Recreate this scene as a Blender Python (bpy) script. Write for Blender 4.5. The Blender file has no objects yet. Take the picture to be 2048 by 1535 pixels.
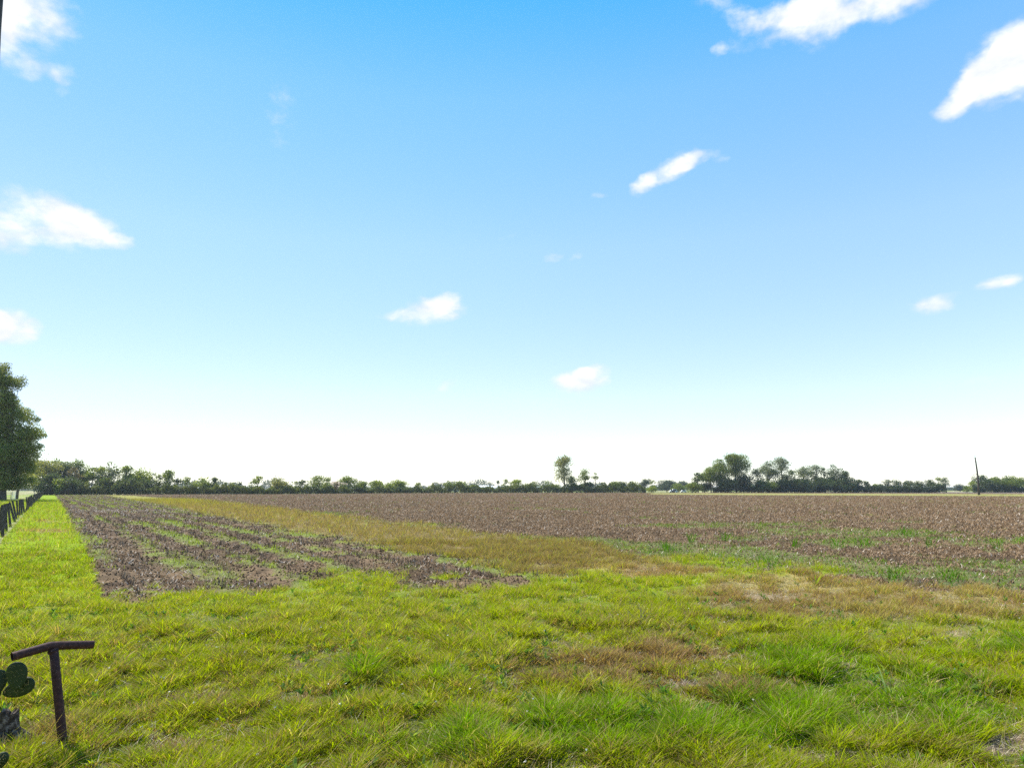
import bpy, math, random
import numpy as np
R = math.radians
sc = bpy.context.scene
COL = sc.collection
rng = np.random.default_rng(7)
random.seed(7)

# ------------------------------------------------------------------ camera
H = 1.9                      # eye height in metres
FPX = 1365.0                 # focal length in pixels of a 2048 px wide frame (24 mm on 36 mm)
HORY = 978.0
PITCH = math.atan((HORY - 767.5) / FPX)
CP, SP = math.cos(PITCH), math.sin(PITCH)
cam = bpy.data.cameras.new('camera'); co = bpy.data.objects.new('camera', cam); COL.objects.link(co)
cam.sensor_width = 36; cam.lens = FPX / 2048 * 36; cam.clip_end = 20000; cam.clip_start = 0.05
co.location = (0, 0, H); co.rotation_euler = (math.pi / 2 + PITCH, 0, 0)
sc.camera = co

def ray(px, py):
    a, b = px - 1024, 767.5 - py
    return a, FPX * CP - b * SP, FPX * SP + b * CP
def at(px, py, Y):           # point on a pixel's ray at depth Y
    a, y, z = ray(px, py); t = Y / y
    return (a * t, Y, H + z * t)
def gp(px, py):              # ground point
    a, y, z = ray(px, py); t = -H / z
    return (a * t, y * t)
def g2p(X, Y):               # ground points -> the plan coordinates the field map is drawn in
    zc = Y * CP - H * SP
    zc = np.maximum(zc, 0.05)
    yc = -H * CP - Y * SP
    return 1024 + FPX * X / zc, 767.5 - FPX * yc / zc

# ------------------------------------------------------------------ noise
def _hash(i, j, s):
    h = (i.astype(np.int64) * 374761393 + j.astype(np.int64) * 668265263 + s * 974634777) & 0xffffffff
    h = ((h ^ (h >> 13)) * 1274126177) & 0xffffffff
    h = (h ^ (h >> 16)) & 0xffffffff
    return h / 4294967295.0
def vn(x, y, s=0):
    xi, yi = np.floor(x), np.floor(y); fx, fy = x - xi, y - yi
    fx = fx * fx * (3 - 2 * fx); fy = fy * fy * (3 - 2 * fy)
    a, b = _hash(xi, yi, s), _hash(xi + 1, yi, s); c, d = _hash(xi, yi + 1, s), _hash(xi + 1, yi + 1, s)
    return (a + (b - a) * fx) * (1 - fy) + (c + (d - c) * fx) * fy
def fbm(x, y, s=0, o=4):
    t, a, n = 0, 1, 0
    for k in range(o):
        t = t + a * vn(x * 2 ** k + 13.7 * k, y * 2 ** k - 7.3 * k, s + k); n += a; a *= .55
    return t / n
def ss(x, a, b):
    t = np.clip((x - a) / (b - a), 0, 1); return t * t * (3 - 2 * t)
ip = np.interp

# ------------------------------------------------------------------ the map of the fields
LAZ = math.atan2((96 - 1024), FPX * CP - (767.5 - HORY) * SP)     # direction of the lane and the rows
LX, LY = math.sin(LAZ), math.cos(LAZ)
def A_(px): return ip(px, [-400, 205, 340, 440, 640, 900, 1080, 1200, 1300, 1400, 1560, 1800, 2048, 2600], [1207, 1203, 1200, 1188, 1166, 1172, 1160, 1132, 1120, 1128, 1142, 1168, 1196, 1240])
def laneR(py): return ip(py, [978, 982, 990, 1019, 1092, 1190, 1300], [100, 105, 112, 128, 167, 207, 240])
def fenX(py): return ip(py, [978, 984, 1024, 1074, 1200, 1535], [93, 88, 50, 5, -108, -410])
def stL(px): return ip(px, [0, 205, 330, 480, 600, 800, 1000, 1110, 1200, 1400], [985, 990, 1010, 1042, 1063, 1097, 1128, 1142, 1148, 1130])
def stU(px): return ip(px, [0, 205, 260, 400, 500, 620, 760, 860, 1000, 1150, 1300, 1400, 1420], [984, 988.5, 989.5, 1000, 1010, 1026, 1043, 1053, 1073, 1087, 1112, 1128, 1300])
def Dfar(px): return ip(px, [0, 100, 300, 540, 800, 1000, 1400, 2048], [228, 238, 250, 262, 322, 345, 372, 400])
def G(px, py, L):
    w = 0
    for cx, cy, rx, ry, a in L:
        w = w + a * np.exp(-((px - cx) / rx) ** 2 - ((py - cy) / ry) ** 2)
    return w
DRY = [(1750, 1190, 330, 34, .95), (1540, 1172, 130, 24, .8), (2000, 1205, 140, 26, .6), (1830, 1222, 260, 30, .7), (1600, 1200, 160, 26, .4), (1100, 1330, 190, 34, .5), (1350, 1315, 130, 30, .5), (1250, 1375, 260, 22, .42),
       (700, 1215, 150, 26, .35), (430, 1270, 190, 40, .35), (1180, 1132, 200, 16, .8), (1330, 1140, 140, 14, .55), (420, 1400, 100, 40, .45), (610, 1400, 90, 26, .45), (90, 1470, 120, 45, .4),
       (350, 1500, 90, 30, .4), (1100, 1220, 80, 16, .25), (1900, 1262, 60, 12, .6), (1290, 1440, 80, 20, .35), (1480, 1395, 90, 18, .4), (100, 1042, 40, 3, .5), (95, 1062, 70, 4, .75), (70, 1078, 60, 4, .4), (100, 1023, 30, 2, .6), (90, 1032, 40, 2, .4)]
BARE = [(980, 1397, 55, 9, .9), (1130, 1384, 95, 9, .7), (760, 1477, 44, 9, .9), (1290, 1482, 50, 9, .7), (1910, 1262, 50, 7, .9), (1520, 1196, 60, 6, .7), (1360, 1372, 60, 9, .6), (520, 1470, 45, 8, .45),
        (1700, 1215, 80, 7, .4), (1560, 1200, 30, 6, .6), (1770, 1528, 90, 12, .8), (2030, 1500, 80, 26, .9), (1680, 1532, 60, 14, .6), (640, 1462, 60, 8, .35), (40, 1490, 60, 26, 1.1), (130, 1510, 50, 12, .6), (330, 1425, 30, 14, .5),
        (1460, 1350, 45, 8, .4), (1105, 1280, 36, 6, .6), (1620, 1385, 26, 9, .5), (1880, 1345, 60, 8, .4), (1280, 1232, 30, 5, .3)]
LUSH = [(1750, 1400, 330, 90, .9), (1450, 1460, 300, 60, .7), (1100, 1480, 260, 50, .75), (850, 1500, 200, 40, .5), (1650, 1310, 170, 30, .55), (2030, 1290, 90, 40, .9), (720, 1350, 34, 26, .9), (870, 1368, 50, 16, .9),
        (1620, 1340, 50, 22, .8), (1640, 1425, 50, 25, .8), (1860, 1450, 170, 30, 1.), (1150, 1400, 160, 20, .5), (1480, 1300, 90, 30, .3), (60, 1130, 120, 40, .35), (1880, 1165, 60, 14, .8), (1790, 1150, 50, 10, .7), (1140, 1170, 120, 20, .3)]
TALL = [(722, 1345, 26, 22, 2.), (870, 1370, 40, 12, 1.6), (1625, 1338, 34, 16, 1.5), (1640, 1420, 30, 16, 1.2), (2040, 1290, 50, 26, .8), (1130, 1235, 200, 20, .4), (850, 1250, 200, 40, .3), (960, 1345, 60, 24, .5), (80, 1290, 130, 60, .6), (1320, 1245, 40, 12, .6)]
WEED = [(1450, 1052, 230, 8, .45), (1740, 1066, 300, 7, .35), (1690, 1086, 60, 9, .65), (1500, 1080, 200, 12, .4), (1800, 1070, 90, 6, .5), (1850, 1090, 130, 8, .3), (1400, 1100, 140, 12, .45), (1560, 1115, 200, 14, .4),
        (1960, 1080, 140, 8, .35), (1900, 1160, 150, 20, .45), (1700, 1140, 200, 18, .4), (2020, 1125, 120, 14, .35), (660, 1029, 90, 4, .5), (870, 1050, 60, 4, .5), (880, 1063, 60, 4, .4), (1120, 1078, 100, 6, .5),
        (1280, 1092, 80, 9, .5), (1380, 1108, 70, 10, .5), (1480, 1130, 90, 9, .5), (1280, 1062, 80, 7, .2)]
TUFTS = [(1675, 1093, 20, 7), (1728, 1093, 24, 6), (1808, 1070, 18, 4), (1860, 1092, 14, 4), (1450, 1082, 12, 4), (1590, 1095, 18, 5), (1385, 1082, 14, 4), (1900, 1165, 34, 12), (1790, 1160, 26, 9), (1340, 1104, 22, 6),
         (1430, 1122, 26, 6), (1990, 1100, 30, 5), (1530, 1130, 30, 7)]
def fmap(X, Y):
    px, py = g2p(X, Y)
    r = np.hypot(X, Y)
    ok = Y > 1.0
    e1 = (fbm(X * .9, Y * .9, 11, 4) - .5)
    e2 = (fbm(X * .25, Y * .25, 17, 3) - .5)
    pyn = py + (e1 * 62 + e2 * 26) * np.clip((py - 978) / 170, 0, 1)
    pxn = px + (e1 * 40 + 22 * (fbm(X * 3, Y * 3, 23, 2) - .5)) * np.clip((py - 978) / 150, 0, 1)
    near = ss(pyn + 34 * (fbm(X * 4, Y * 4, 19, 2) - .5), A_(px) - 8, A_(px) + 8)
    near = np.where(ok, near, 1.)
    lane = (1 - ss(pxn, laneR(py) - 3, laneR(py) + 4))
    past = (1 - ss(pxn, fenX(py) - 2, fenX(py) + 1)) * ok * (py > 978)
    farw = ss(Y, Dfar(px), Dfar(px) + 6) * ok
    sL, sU = stL(px), stU(px)
    wd = 1.2 + .07 * np.maximum(py - 984, 0); strip = ss(pyn, sU - wd, sU + wd) * (1 - ss(pyn, sL - wd, sL + wd)) * (1 - near)
    plot = ss(pyn, sL - wd, sL + wd) * (1 - near) * (1 - lane) * (1 - strip) * (px < 1450)
    grass = np.maximum(near, lane)
    field = np.clip(1 - grass - strip - plot, 0, 1) * (1 - farw)
    return dict(px=px, py=py, r=r, near=near, lane=lane, past=past, far=farw, strip=strip * (1 - lane), plot=plot * (1 - farw), grass=grass, field=field)
def vergew(m):
    pyv = m['py']; vt = ip(m['px'], [1270, 1300, 1500, 2048], [985.6, 985.4, 985.9, 987.6]); vb = ip(m['px'], [1270, 1300, 1500, 2048], [987, 988.8, 990.2, 992.6])
    v = ss(pyv, vt - .2, vt + .2) * (1 - ss(pyv, vb - .4, vb + .4)) * ss(m['px'], 1270, 1310) * (m['r'] > 60)
    b = (pyv < vt) * (pyv > 983) * ss(m['px'], 1560, 1700) * (m['r'] > 60)
    return v, b
def lateral(X, Y): return X * LY - Y * LX
def plotgreen(X, Y):
    u = lateral(X, Y); v = X * LX + Y * LY
    n = fbm(u * .8, v * .16, 31, 4); n2 = fbm(X * 1.7, Y * 1.7, 37, 3)
    row = .5 + .5 * np.cos(2 * math.pi * (u + .35 * (n2 - .5)) / 1.52)
    g = ss(.58 * n + .40 * n2 + .24 * row, .625, .80)
    px, py = g2p(X, Y)
    g = np.maximum(g, G(px, py, [(380, 1128, 50, 11, 1.), (440, 1148, 40, 9, 1.), (345, 1110, 30, 6, .8)]) * ss(n2, .2, .5))
    g = g * (1 - .9 * G(px, py, [(270, 1162, 90, 22, 1.), (470, 1178, 120, 10, .8), (240, 1110, 30, 40, .8), (330, 1150, 70, 12, .7), (560, 1150, 60, 8, .8), (220, 1022, 120, 4, 1.), (820, 1145, 130, 8, .6)]))
    return np.clip(g, 0, 1)
def weedw(X, Y):
    px, py = g2p(X, Y)
    n = fbm(X * .35, Y * .35, 51, 4); n2 = fbm(X * 1.1, Y * 1.1, 57, 3)
    w = ss(G(px, py, WEED) * 1.75 + 1.7 * (n - .5) + 1.1 * (n2 - .5), .36, .66)
    w = np.maximum(w, ss(G(px, py, [(a, b, c, d, 1.) for a, b, c, d in TUFTS]), .45, .7))
    return np.clip(w + .18 * ss(n * .6 + n2 * .4, .62, .75), 0, 1)
def gz(X, Y, m=None):
    if m is None: m = fmap(X, Y)
    r = m['r']; k = 1 / (1 + (r / 40) ** 2)
    soil = np.clip(m['plot'] + m['field'], 0, 1)
    u = lateral(X, Y)
    z = (fbm(X * .7, Y * .7, 3, 3) - .5) * .20 * (1 - soil) + (fbm(X * 2.4, Y * 2.4, 4, 3) - .5) * .13 * (1 - soil)
    z = z + m['plot'] * ((fbm(X * 1.3, Y * 1.3, 5, 3) - .5) * .20 + (fbm(X * 5, Y * 5, 6, 3) - .5) * .10 + .04 * np.cos(2 * math.pi * u / 1.52))
    z = z + m['field'] * ((fbm(X * .9, Y * .9, 7, 3) - .5) * .18 + (fbm(X * 4.3, Y * 4.3, 8, 3) - .5) * .09)
    return z * k * .9

# ------------------------------------------------------------------ colours (linear albedo)
def c3(*a): return np.array(a, float)
YG, LG, DK = c3(.325, .375, .004), c3(.195, .315, .004), c3(.10, .19, .004)
TAN, RED, STRAW = c3(.36, .27, .11), c3(.31, .205, .10), c3(.50, .41, .22)
SOIL, SOIL2, RES, RES2 = c3(.058, .036, .019), c3(.118, .075, .041), c3(.30, .205, .112), c3(.56, .47, .37)
def mix(a, b, w):
    w = np.asarray(w)[..., None]; return a * (1 - w) + b * w
def grasscol(X, Y, m):
    px, py = m['px'], m['py']
    n = fbm(X * .55, Y * .55, 71, 4); n2 = fbm(X * 2.3, Y * 2.3, 77, 3); n3 = fbm(X * .12, Y * .12, 79, 2)
    dry = G(px, py, DRY) + (n - .5) * 1.0 + (n2 - .5) * .55
    dry = ss(dry, .22, .75) * .9
    lush = ss(G(px, py, LUSH) + (n3 - .5) * .6 + (n2 - .5) * .6, .25, .8)
    c = mix(np.broadcast_to(YG, X.shape + (3,)), LG, np.clip(lush + .25 * ss(n2, .45, .7), 0, 1))
    c = mix(c, DK, .45 * lush * ss(n, .4, .65))
    rd = mix(np.broadcast_to(TAN, X.shape + (3,)), RED, ss(n, .35, .6))
    bare = ss(G(px, py, BARE) * (.55 + .9 * n2) + (n2 - .5) * .5 + (n - .5) * .5, .3, .62)
    return c, rd, np.clip(dry, 0, 1), bare, lush

# ------------------------------------------------------------------ materials
def newmat(name):
    m = bpy.data.materials.new(name); m.use_nodes = True; nt = m.node_tree
    b = nt.nodes['Principled BSDF']; b.inputs['Roughness'].default_value = .85
    b.inputs['Specular IOR Level'].default_value = .25
    return m, nt, b
def noise(nt, scale, detail=4, rough=.6, coord='Object'):
    tc = nt.nodes.new('ShaderNodeTexCoord'); n = nt.nodes.new('ShaderNodeTexNoise')
    n.inputs['Scale'].default_value = scale; n.inputs['Detail'].default_value = detail; n.inputs['Roughness'].default_value = rough
    nt.links.new(tc.outputs[coord], n.inputs['Vector']); return n
def ramp(nt, src, stops):
    r = nt.nodes.new('ShaderNodeValToRGB'); e = r.color_ramp.elements
    while len(e) > 2: e.remove(e[-1])
    for i, (p, c) in enumerate(stops):
        q = e[i] if i < 2 else e.new(p); q.position = p; q.color = (*c, 1)
    nt.links.new(src, r.inputs['Fac']); return r
def bump(nt, b, src, st, dist=.02):
    bp = nt.nodes.new('ShaderNodeBump'); bp.inputs['Strength'].default_value = st; bp.inputs['Distance'].default_value = dist
    nt.links.new(src, bp.inputs['Height']); nt.links.new(bp.outputs['Normal'], b.inputs['Normal'])
def plain(name, c1, c2, scale=6, rough=.85, bst=.4, metal=0, bd=.02, mid=None):
    m, nt, b = newmat(name); n = noise(nt, scale, 6)
    st = [(.32, c1), (.68, c2)] if mid is None else [(.3, c1), (.7, c2), (.5, mid)]
    r = ramp(nt, n.outputs['Fac'], st); nt.links.new(r.outputs['Color'], b.inputs['Base Color'])
    b.inputs['Roughness'].default_value = rough; b.inputs['Metallic'].default_value = metal
    if bst: bump(nt, b, n.outputs['Fac'], bst, bd)
    return m
def attrmat(name, trans=0., rough=.7, spec=.3, tint=(1, 1, 1), fine=None, mul=1.):
    m, nt, b = newmat(name); at_ = nt.nodes.new('ShaderNodeAttribute'); at_.attribute_name = 'col'
    src = at_.outputs['Color']
    if fine:
        for sc_, lo, hi in fine:
            n = noise(nt, sc_, 5, .65); mr = nt.nodes.new('ShaderNodeMapRange')
            mr.inputs['From Min'].default_value = .3; mr.inputs['From Max'].default_value = .7; mr.inputs['To Min'].default_value = lo; mr.inputs['To Max'].default_value = hi
            nt.links.new(n.outputs['Fac'], mr.inputs['Value'])
            v = nt.nodes.new('ShaderNodeVectorMath'); v.operation = 'SCALE'; nt.links.new(src, v.inputs[0]); nt.links.new(mr.outputs[0], v.inputs['Scale']); src = v.outputs[0]
    nt.links.new(src, b.inputs['Base Color']); b.inputs['Roughness'].default_value = rough; b.inputs['Specular IOR Level'].default_value = spec
    if fine: bump(nt, b, n.outputs['Fac'], .5, .03)
    if trans:
        t = nt.nodes.new('ShaderNodeBsdfTranslucent'); v = nt.nodes.new('ShaderNodeVectorMath'); v.operation = 'MULTIPLY'; v.inputs[1].default_value = tint
        nt.links.new(src, v.inputs[0]); nt.links.new(v.outputs[0], t.inputs['Color'])
        mx = nt.nodes.new('ShaderNodeMixShader'); mx.inputs[0].default_value = trans
        nt.links.new(b.outputs[0], mx.inputs[1]); nt.links.new(t.outputs[0], mx.inputs[2])
        nt.links.new(mx.outputs[0], nt.nodes['Material Output'].inputs['Surface'])
    return m
M_ground = attrmat('ground_soil_and_turf', fine=[(3.0, .75, 1.25), (22.0, .6, 1.4)], rough=.95, spec=.1)
M_grass = attrmat('grass_blade', trans=.5, rough=.9, spec=.04, tint=(1.3, 1.32, .5))
M_straw = attrmat('dry_residue', trans=.15, rough=.8, spec=.2)
M_clod = attrmat('soil_clod', rough=.95, spec=.1)
M_leaf = attrmat('tree_leaf', trans=.45, rough=.55, spec=.35, tint=(1.5, 1.35, .6))
M_bark = plain('bark', (.05, .042, .034), (.14, .12, .10), 3, .95, .8)
M_post = plain('weathered_dark_wood', (.028, .022, .020), (.10, .082, .070), 9, .9, .8)
M_rust = plain('rusty_pipe', (.030, .011, .009), (.105, .042, .030), 38, .72, .5, bd=.003, mid=(.055, .022, .018))
M_wire = plain('galvanised_wire', (.10, .10, .10), (.2, .19, .18), 20, .5, 0, .7)
M_white = plain('white_painted_metal', (.62, .62, .60), (.8, .8, .78), 5, .5, 0)
M_pole = plain('creosoted_pole_wood', (.030, .024, .018), (.10, .085, .068), 2.5, .9, .6)
M_glass = plain('dark_glass', (.02, .025, .03), (.05, .06, .07), 1, .1, 0)

# ------------------------------------------------------------------ mesh helpers
def mk(name, V, starts, idx, mat, col=None, parent=None, smooth=False):
    me = bpy.data.meshes.new(name)
    V = np.asarray(V, np.float32); idx = np.asarray(idx, np.int32); starts = np.asarray(starts, np.int32)
    me.vertices.add(len(V)); me.vertices.foreach_set('co', V.ravel())
    me.loops.add(len(idx)); me.loops.foreach_set('vertex_index', idx)
    me.polygons.add(len(starts)); me.polygons.foreach_set('loop_start', starts)
    me.update(calc_edges=True)
    if col is not None:
        a = me.color_attributes.new('col', 'FLOAT_COLOR', 'POINT')
        c = np.ones((len(V), 4), np.float32); c[:, :3] = np.clip(col, 0, 1); a.data.foreach_set('color', c.ravel())
    me.polygons.foreach_set('use_smooth', np.full(len(starts), smooth))
    if mat: me.materials.append(mat)
    o = bpy.data.objects.new(name, me); COL.objects.link(o)
    if parent is not None: o.parent = parent
    return o
class MB:
    def __init__(s): s.V = []; s.F = []
    def add(s, v, f):
        n = len(s.V); s.V += [tuple(p) for p in v]; s.F += [[n + i for i in q] for q in f]
    def box(s, c, d, rz=0):
        cx, cy, cz = c; a, b, h = d[0] / 2, d[1] / 2, d[2] / 2; k, l = math.cos(rz), math.sin(rz)
        v = [(cx + x * k - y * l, cy + x * l + y * k, cz + z) for z in (-h, h) for x, y in ((-a, -b), (a, -b), (a, b), (-a, b))]
        s.add(v, [(3, 2, 1, 0), (4, 5, 6, 7), (0, 1, 5, 4), (1, 2, 6, 5), (2, 3, 7, 6), (3, 0, 4, 7)])
    def tube(s, P, r, n=8, cap=True, wob=0):
        P = [np.array(p, float) for p in P]; rs = r if hasattr(r, '__len__') else [r] * len(P)
        v = []; d0 = None
        for i, p in enumerate(P):
            t = (P[min(i + 1, len(P) - 1)] - P[max(i - 1, 0)]); t /= np.linalg.norm(t) + 1e-9
            if d0 is None: d0 = np.cross(t, (0, 0, 1)) if abs(t[2]) < .9 else np.cross(t, (0, 1, 0))
            a = d0 - t * np.dot(d0, t); a /= np.linalg.norm(a) + 1e-9; d0 = a; b = np.cross(t, a)
            for k in range(n):
                q = 2 * math.pi * k / n; rr = rs[i] * (1 + wob * (random.random() - .5))
                v.append(p + rr * (math.cos(q) * a + math.sin(q) * b))
        f = [(i * n + k, i * n + (k + 1) % n, (i + 1) * n + (k + 1) % n, (i + 1) * n + k) for i in range(len(P) - 1) for k in range(n)]
        if cap: f += [tuple(range(n))[::-1], tuple((len(P) - 1) * n + k for k in range(n))]
        s.add(v, f)
    def ell(s, c, r, nu=16, nv=10, rot=None, fn=None):
        v = []; f = []
        for i in range(nv + 1):
            th = math.pi * i / nv
            for k in range(nu):
                ph = 2 * math.pi * k / nu
                p = np.array([math.sin(th) * math.cos(ph) * r[0], math.sin(th) * math.sin(ph) * r[1], math.cos(th) * r[2]])
                if fn: p = fn(p)
                if rot is not None: p = rot @ p
                v.append(p + np.array(c))
        for i in range(nv):
            for k in range(nu): f.append((i * nu + k, (i + 1) * nu + k, (i + 1) * nu + (k + 1) % nu, i * nu + (k + 1) % nu))
        s.add(v, f)
    def build(s, name, mat, parent=None, smooth=False):
        st, ix = [], []
        for q in s.F: st.append(len(ix)); ix += q
        return mk(name, s.V, st, ix, mat, None, parent, smooth)
def tag(o, label, cat=None, group=None, kind=None):
    if label: o['label'] = label
    if cat: o['category'] = cat
    if group: o['group'] = group
    if kind: o['kind'] = kind
    return o
def thing(name, label, cat, loc=(0, 0, 0), group=None, rz=0):
    o = bpy.data.objects.new(name, None); COL.objects.link(o); o.location = loc; o.rotation_euler[2] = rz; o.empty_display_size = .3
    return tag(o, label, cat, group)

# ------------------------------------------------------------------ ground sheet
rows = [0.0]; r_ = .5
dys = list(np.arange(1500, 24, -1.6)) + list(np.arange(24, 5, -.6)) + list(np.geomspace(5, .25, 14))
rows = np.array([.35, .8] + [FPX * H / d for d in dys if FPX * H / d > 1.2])
az = np.concatenate([np.arange(-180, -52, 6), np.arange(-50, 50.01, .125), np.arange(54, 180, 6)])
azr = np.radians(az)
RR, AA = np.meshgrid(rows, azr, indexing='ij')
GX, GY = RR * np.sin(AA), RR * np.cos(AA)
m = fmap(GX, GY)
GZ = gz(GX, GY, m)
gc, rd, dry, bare, lush = grasscol(GX, GY, m)
n1 = fbm(GX * .5, GY * .5, 91, 4); n2 = fbm(GX * 2.7, GY * 2.7, 93, 4); n3 = fbm(GX * .06, GY * .06, 97, 3)
farmix = ss(m['r'], 8, 17)
turf_near = mix(mix(np.broadcast_to(c3(.085, .10, .018), GX.shape + (3,)), c3(.13, .10, .05), ss(n2, .45, .7)), c3(.17, .125, .085), bare)
turf_far = mix(gc * np.array([.62, .72, .7]), rd * .9, dry)
turf = mix(turf_near, turf_far, farmix)
fld = mix(np.broadcast_to(SOIL2, GX.shape + (3,)), SOIL, ss(n2 + (n1 - .5), .4, .7))
fld = mix(fld, RES * .8, .25 + .3 * ss(m['r'], 30, 120)) * (.72 + .56 * fbm(GX * .045, GY * .13, 203, 4))[..., None] * (1 - .45 * ss(fbm(GX * .3, GY * .5, 207, 3), .5, .68) * (1 - ss(m['r'], 25, 60)))[..., None]
fld = mix(fld, c3(.16, .20, .06), np.clip(weedw(GX, GY) * .5, 0, 1))
pg = plotgreen(GX, GY)
plt = mix(np.broadcast_to(SOIL, GX.shape + (3,)), SOIL2, ss(n2, .35, .6)); plt = mix(plt, RES, .25 * ss(n1, .4, .6)); plt = mix(plt, c3(.17, .21, .045), pg * .75)
strip_c = mix(np.broadcast_to(c3(.20, .145, .07), GX.shape + (3,)), c3(.24, .215, .045), np.clip(ss(n2 * .5 + n1 * .5, .45, .65) * .5 + ss(m['r'], 60, 160), 0, 1))
past_c = mix(np.broadcast_to(c3(.22, .30, .04), GX.shape + (3,)), c3(.26, .25, .09), ss(n1, .4, .65))
c = turf
def over(c, b, w): return c * (1 - w[..., None]) + b * w[..., None]
c = over(c, fld, m['field']); c = over(c, plt, m['plot']); c = over(c, strip_c, m['strip'])
c = over(c, past_c, m['past']); c = over(c, mix(np.broadcast_to(c3(.20, .23, .07), GX.shape + (3,)), c3(.30, .26, .13), ss(n3, .4, .6)), m['far'])
# bare dirt line under the fence; grass verge and strip of ploughed ground beyond, on the right
pyv = m['py']
fl = np.exp(-((m['px'] - fenX(pyv)) / (.16 * FPX * H / np.maximum(pyv - 960, 1) * .02 + .045 * np.maximum(pyv - 978, 1))) ** 2) * (pyv > 984) * (GY > 3)
c = over(c, c3(.27, .215, .17), np.clip(fl, 0, 1) * .85)
verge, bk = vergew(m)
c = over(c, c3(.27, .25, .07), verge * .9)
c = over(c, c3(.17, .135, .11), bk * 1.)
GZ = np.where(RR > 300, GZ * 0, GZ)
nr, na = RR.shape
V = np.stack([GX, GY, GZ], -1).reshape(-1, 3); cc = c.reshape(-1, 3)
V = np.vstack([V, [[0, 0, 0]]]); cc = np.vstack([cc, cc[:1]])
I = np.arange(nr * na).reshape(nr, na)
q = np.stack([I[:-1, :], I[1:, :], np.roll(I[1:, :], -1, 1), np.roll(I[:-1, :], -1, 1)], -1).reshape(-1, 4)[:, ::-1]
fan = np.stack([np.full(na, nr * na), I[0], np.roll(I[0], -1)], -1)[:, ::-1]
idx = np.concatenate([q.ravel(), fan.ravel()])
st = np.concatenate([np.arange(len(q)) * 4, len(q) * 4 + np.arange(na) * 3])
g = mk('ground', V, st, idx, M_ground, cc, smooth=True); tag(g, None, kind='structure')

# ------------------------------------------------------------------ scattering
def scatter(n, a, b, azlo=-44, azhi=44):
    u = rng.random(n); d = (a ** .5 + u * (b ** .5 - a ** .5)) ** 2
    t = np.radians(azlo + rng.random(n) * (azhi - azlo))
    return d * np.sin(t), d * np.cos(t)
def blades(name, P, th, lean, L, W, col, mat, droop=.5, label=None, kind='stuff', seg=2):
    n = len(P); d = np.stack([np.cos(th), np.sin(th), np.zeros(n)], 1)
    ph = th + math.pi / 2 + (rng.random(n) - .5) * 1.6
    w = np.stack([np.cos(ph), np.sin(ph), np.zeros(n)], 1) * (W / 2)[:, None]
    def ptt(t):
        hor = L * (lean * t + droop * .5 * t * t); ver = L * (t * np.sqrt(np.clip(1 - lean ** 2, .05, 1)) - droop * .28 * t * t)
        return P + d * hor[:, None] + np.array([0, 0, 1.]) * ver[:, None]
    ts = [0, .5] if seg == 2 else [0, .38, .72]
    Vs = []
    for i, t in enumerate(ts):
        p = ptt(t); k = 1 if i == 0 else (1 - .35 * t); Vs += [p - w * k, p + w * k]
    Vs.append(ptt(1.)); nv = len(Vs)
    V = np.stack(Vs, 1).reshape(-1, 3)
    base = np.arange(n)[:, None] * nv; fs = []; pat = []
    for i in range(len(ts) - 1): fs += [2 * i, 2 * i + 1, 2 * i + 3, 2 * i + 2]; pat.append(4)
    fs += [nv - 3, nv - 2, nv - 1]; pat.append(3)
    idx = (base + np.array(fs)[None]).ravel()
    off = np.concatenate([[0], np.cumsum(pat)[:-1]]); st = (np.arange(n)[:, None] * sum(pat) + off[None]).ravel()
    o = mk(name, V, st, idx, mat, np.repeat(col, nv, 0))
    if kind: tag(o, label, kind=kind)
    return o

# --- green and dry grass of the foreground, the lane and the pasture edge
X, Y = scatter(1150000, 3.3, 150)
X2, Y2 = scatter(820000, 3.3, 26)
X, Y = np.concatenate([X, X2]), np.concatenate([Y, Y2])
m = fmap(X, Y); c, rd, dry, bare, lush = grasscol(X, Y, m)
r = m['r']; px, py = m['px'], m['py']
dirt = np.exp(-((px - fenX(py)) / (.05 * np.maximum(py - 978, 1))) ** 2) * (py > 984)
stripd = m['strip']
clump = fbm(X * 2.9, Y * 2.9, 101, 4); clump2 = fbm(X * 5.5, Y * 5.5, 107, 2)
keepw = np.maximum(m['grass'], np.maximum(m['past'] * .8, stripd)) * (1 - m['far'])
keepw = keepw * (1 - .93 * bare) * (1 - .8 * np.clip(dirt, 0, 1)) * (.22 + 1.0 * ss(clump * .6 + clump2 * .4, .34, .6))
keepw = np.where(r < 9, keepw, keepw * .85)
k = rng.random(len(X)) < keepw
X, Y, c, rd, dry, lush, r, clump, clump2, stripd, px, py, past = [a[k] for a in (X, Y, c, rd, dry, lush, r, clump, clump2, stripd, px, py, m['past'])]
n = len(X); u = rng.random(n)
isdry = rng.random(n) < np.clip(.24 * (1 - .7 * lush) + .80 * dry + 0.95 * (stripd > .35), 0, .93)
c = mix(c, c3(.22, .315, .004), .6 * ss(r, 14, 22) * (stripd < .5))
col = np.where(isdry[:, None], rd, c)
straw = (rng.random(n) < .045)
col = np.where(straw[:, None], STRAW, col)
stcol = mix(np.broadcast_to(c3(.27, .19, .10), (n, 3)), c3(.26, .22, .055), np.clip(ss(r, 70, 150) + .35 * ss(clump, .5, .7) + .15 * (u > .7), 0, 1))
col = np.where(((stripd > .35) & isdry)[:, None], stcol, col)
col = col * (.5 + .85 * rng.random(n))[:, None] * (1 + .18 * (rng.random((n, 3)) - .5))
tall = G(px, py, TALL)
Lb = (.045 + .115 * ss(clump, .38, .7) + .012 * lush * ss(clump2, .35, .7) + .05 * np.clip(tall, 0, 1)) * (.6 + .8 * u) * (1 + .3 * (stripd > .35))
sf = np.maximum(1, (r / 6.) ** .62)
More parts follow.
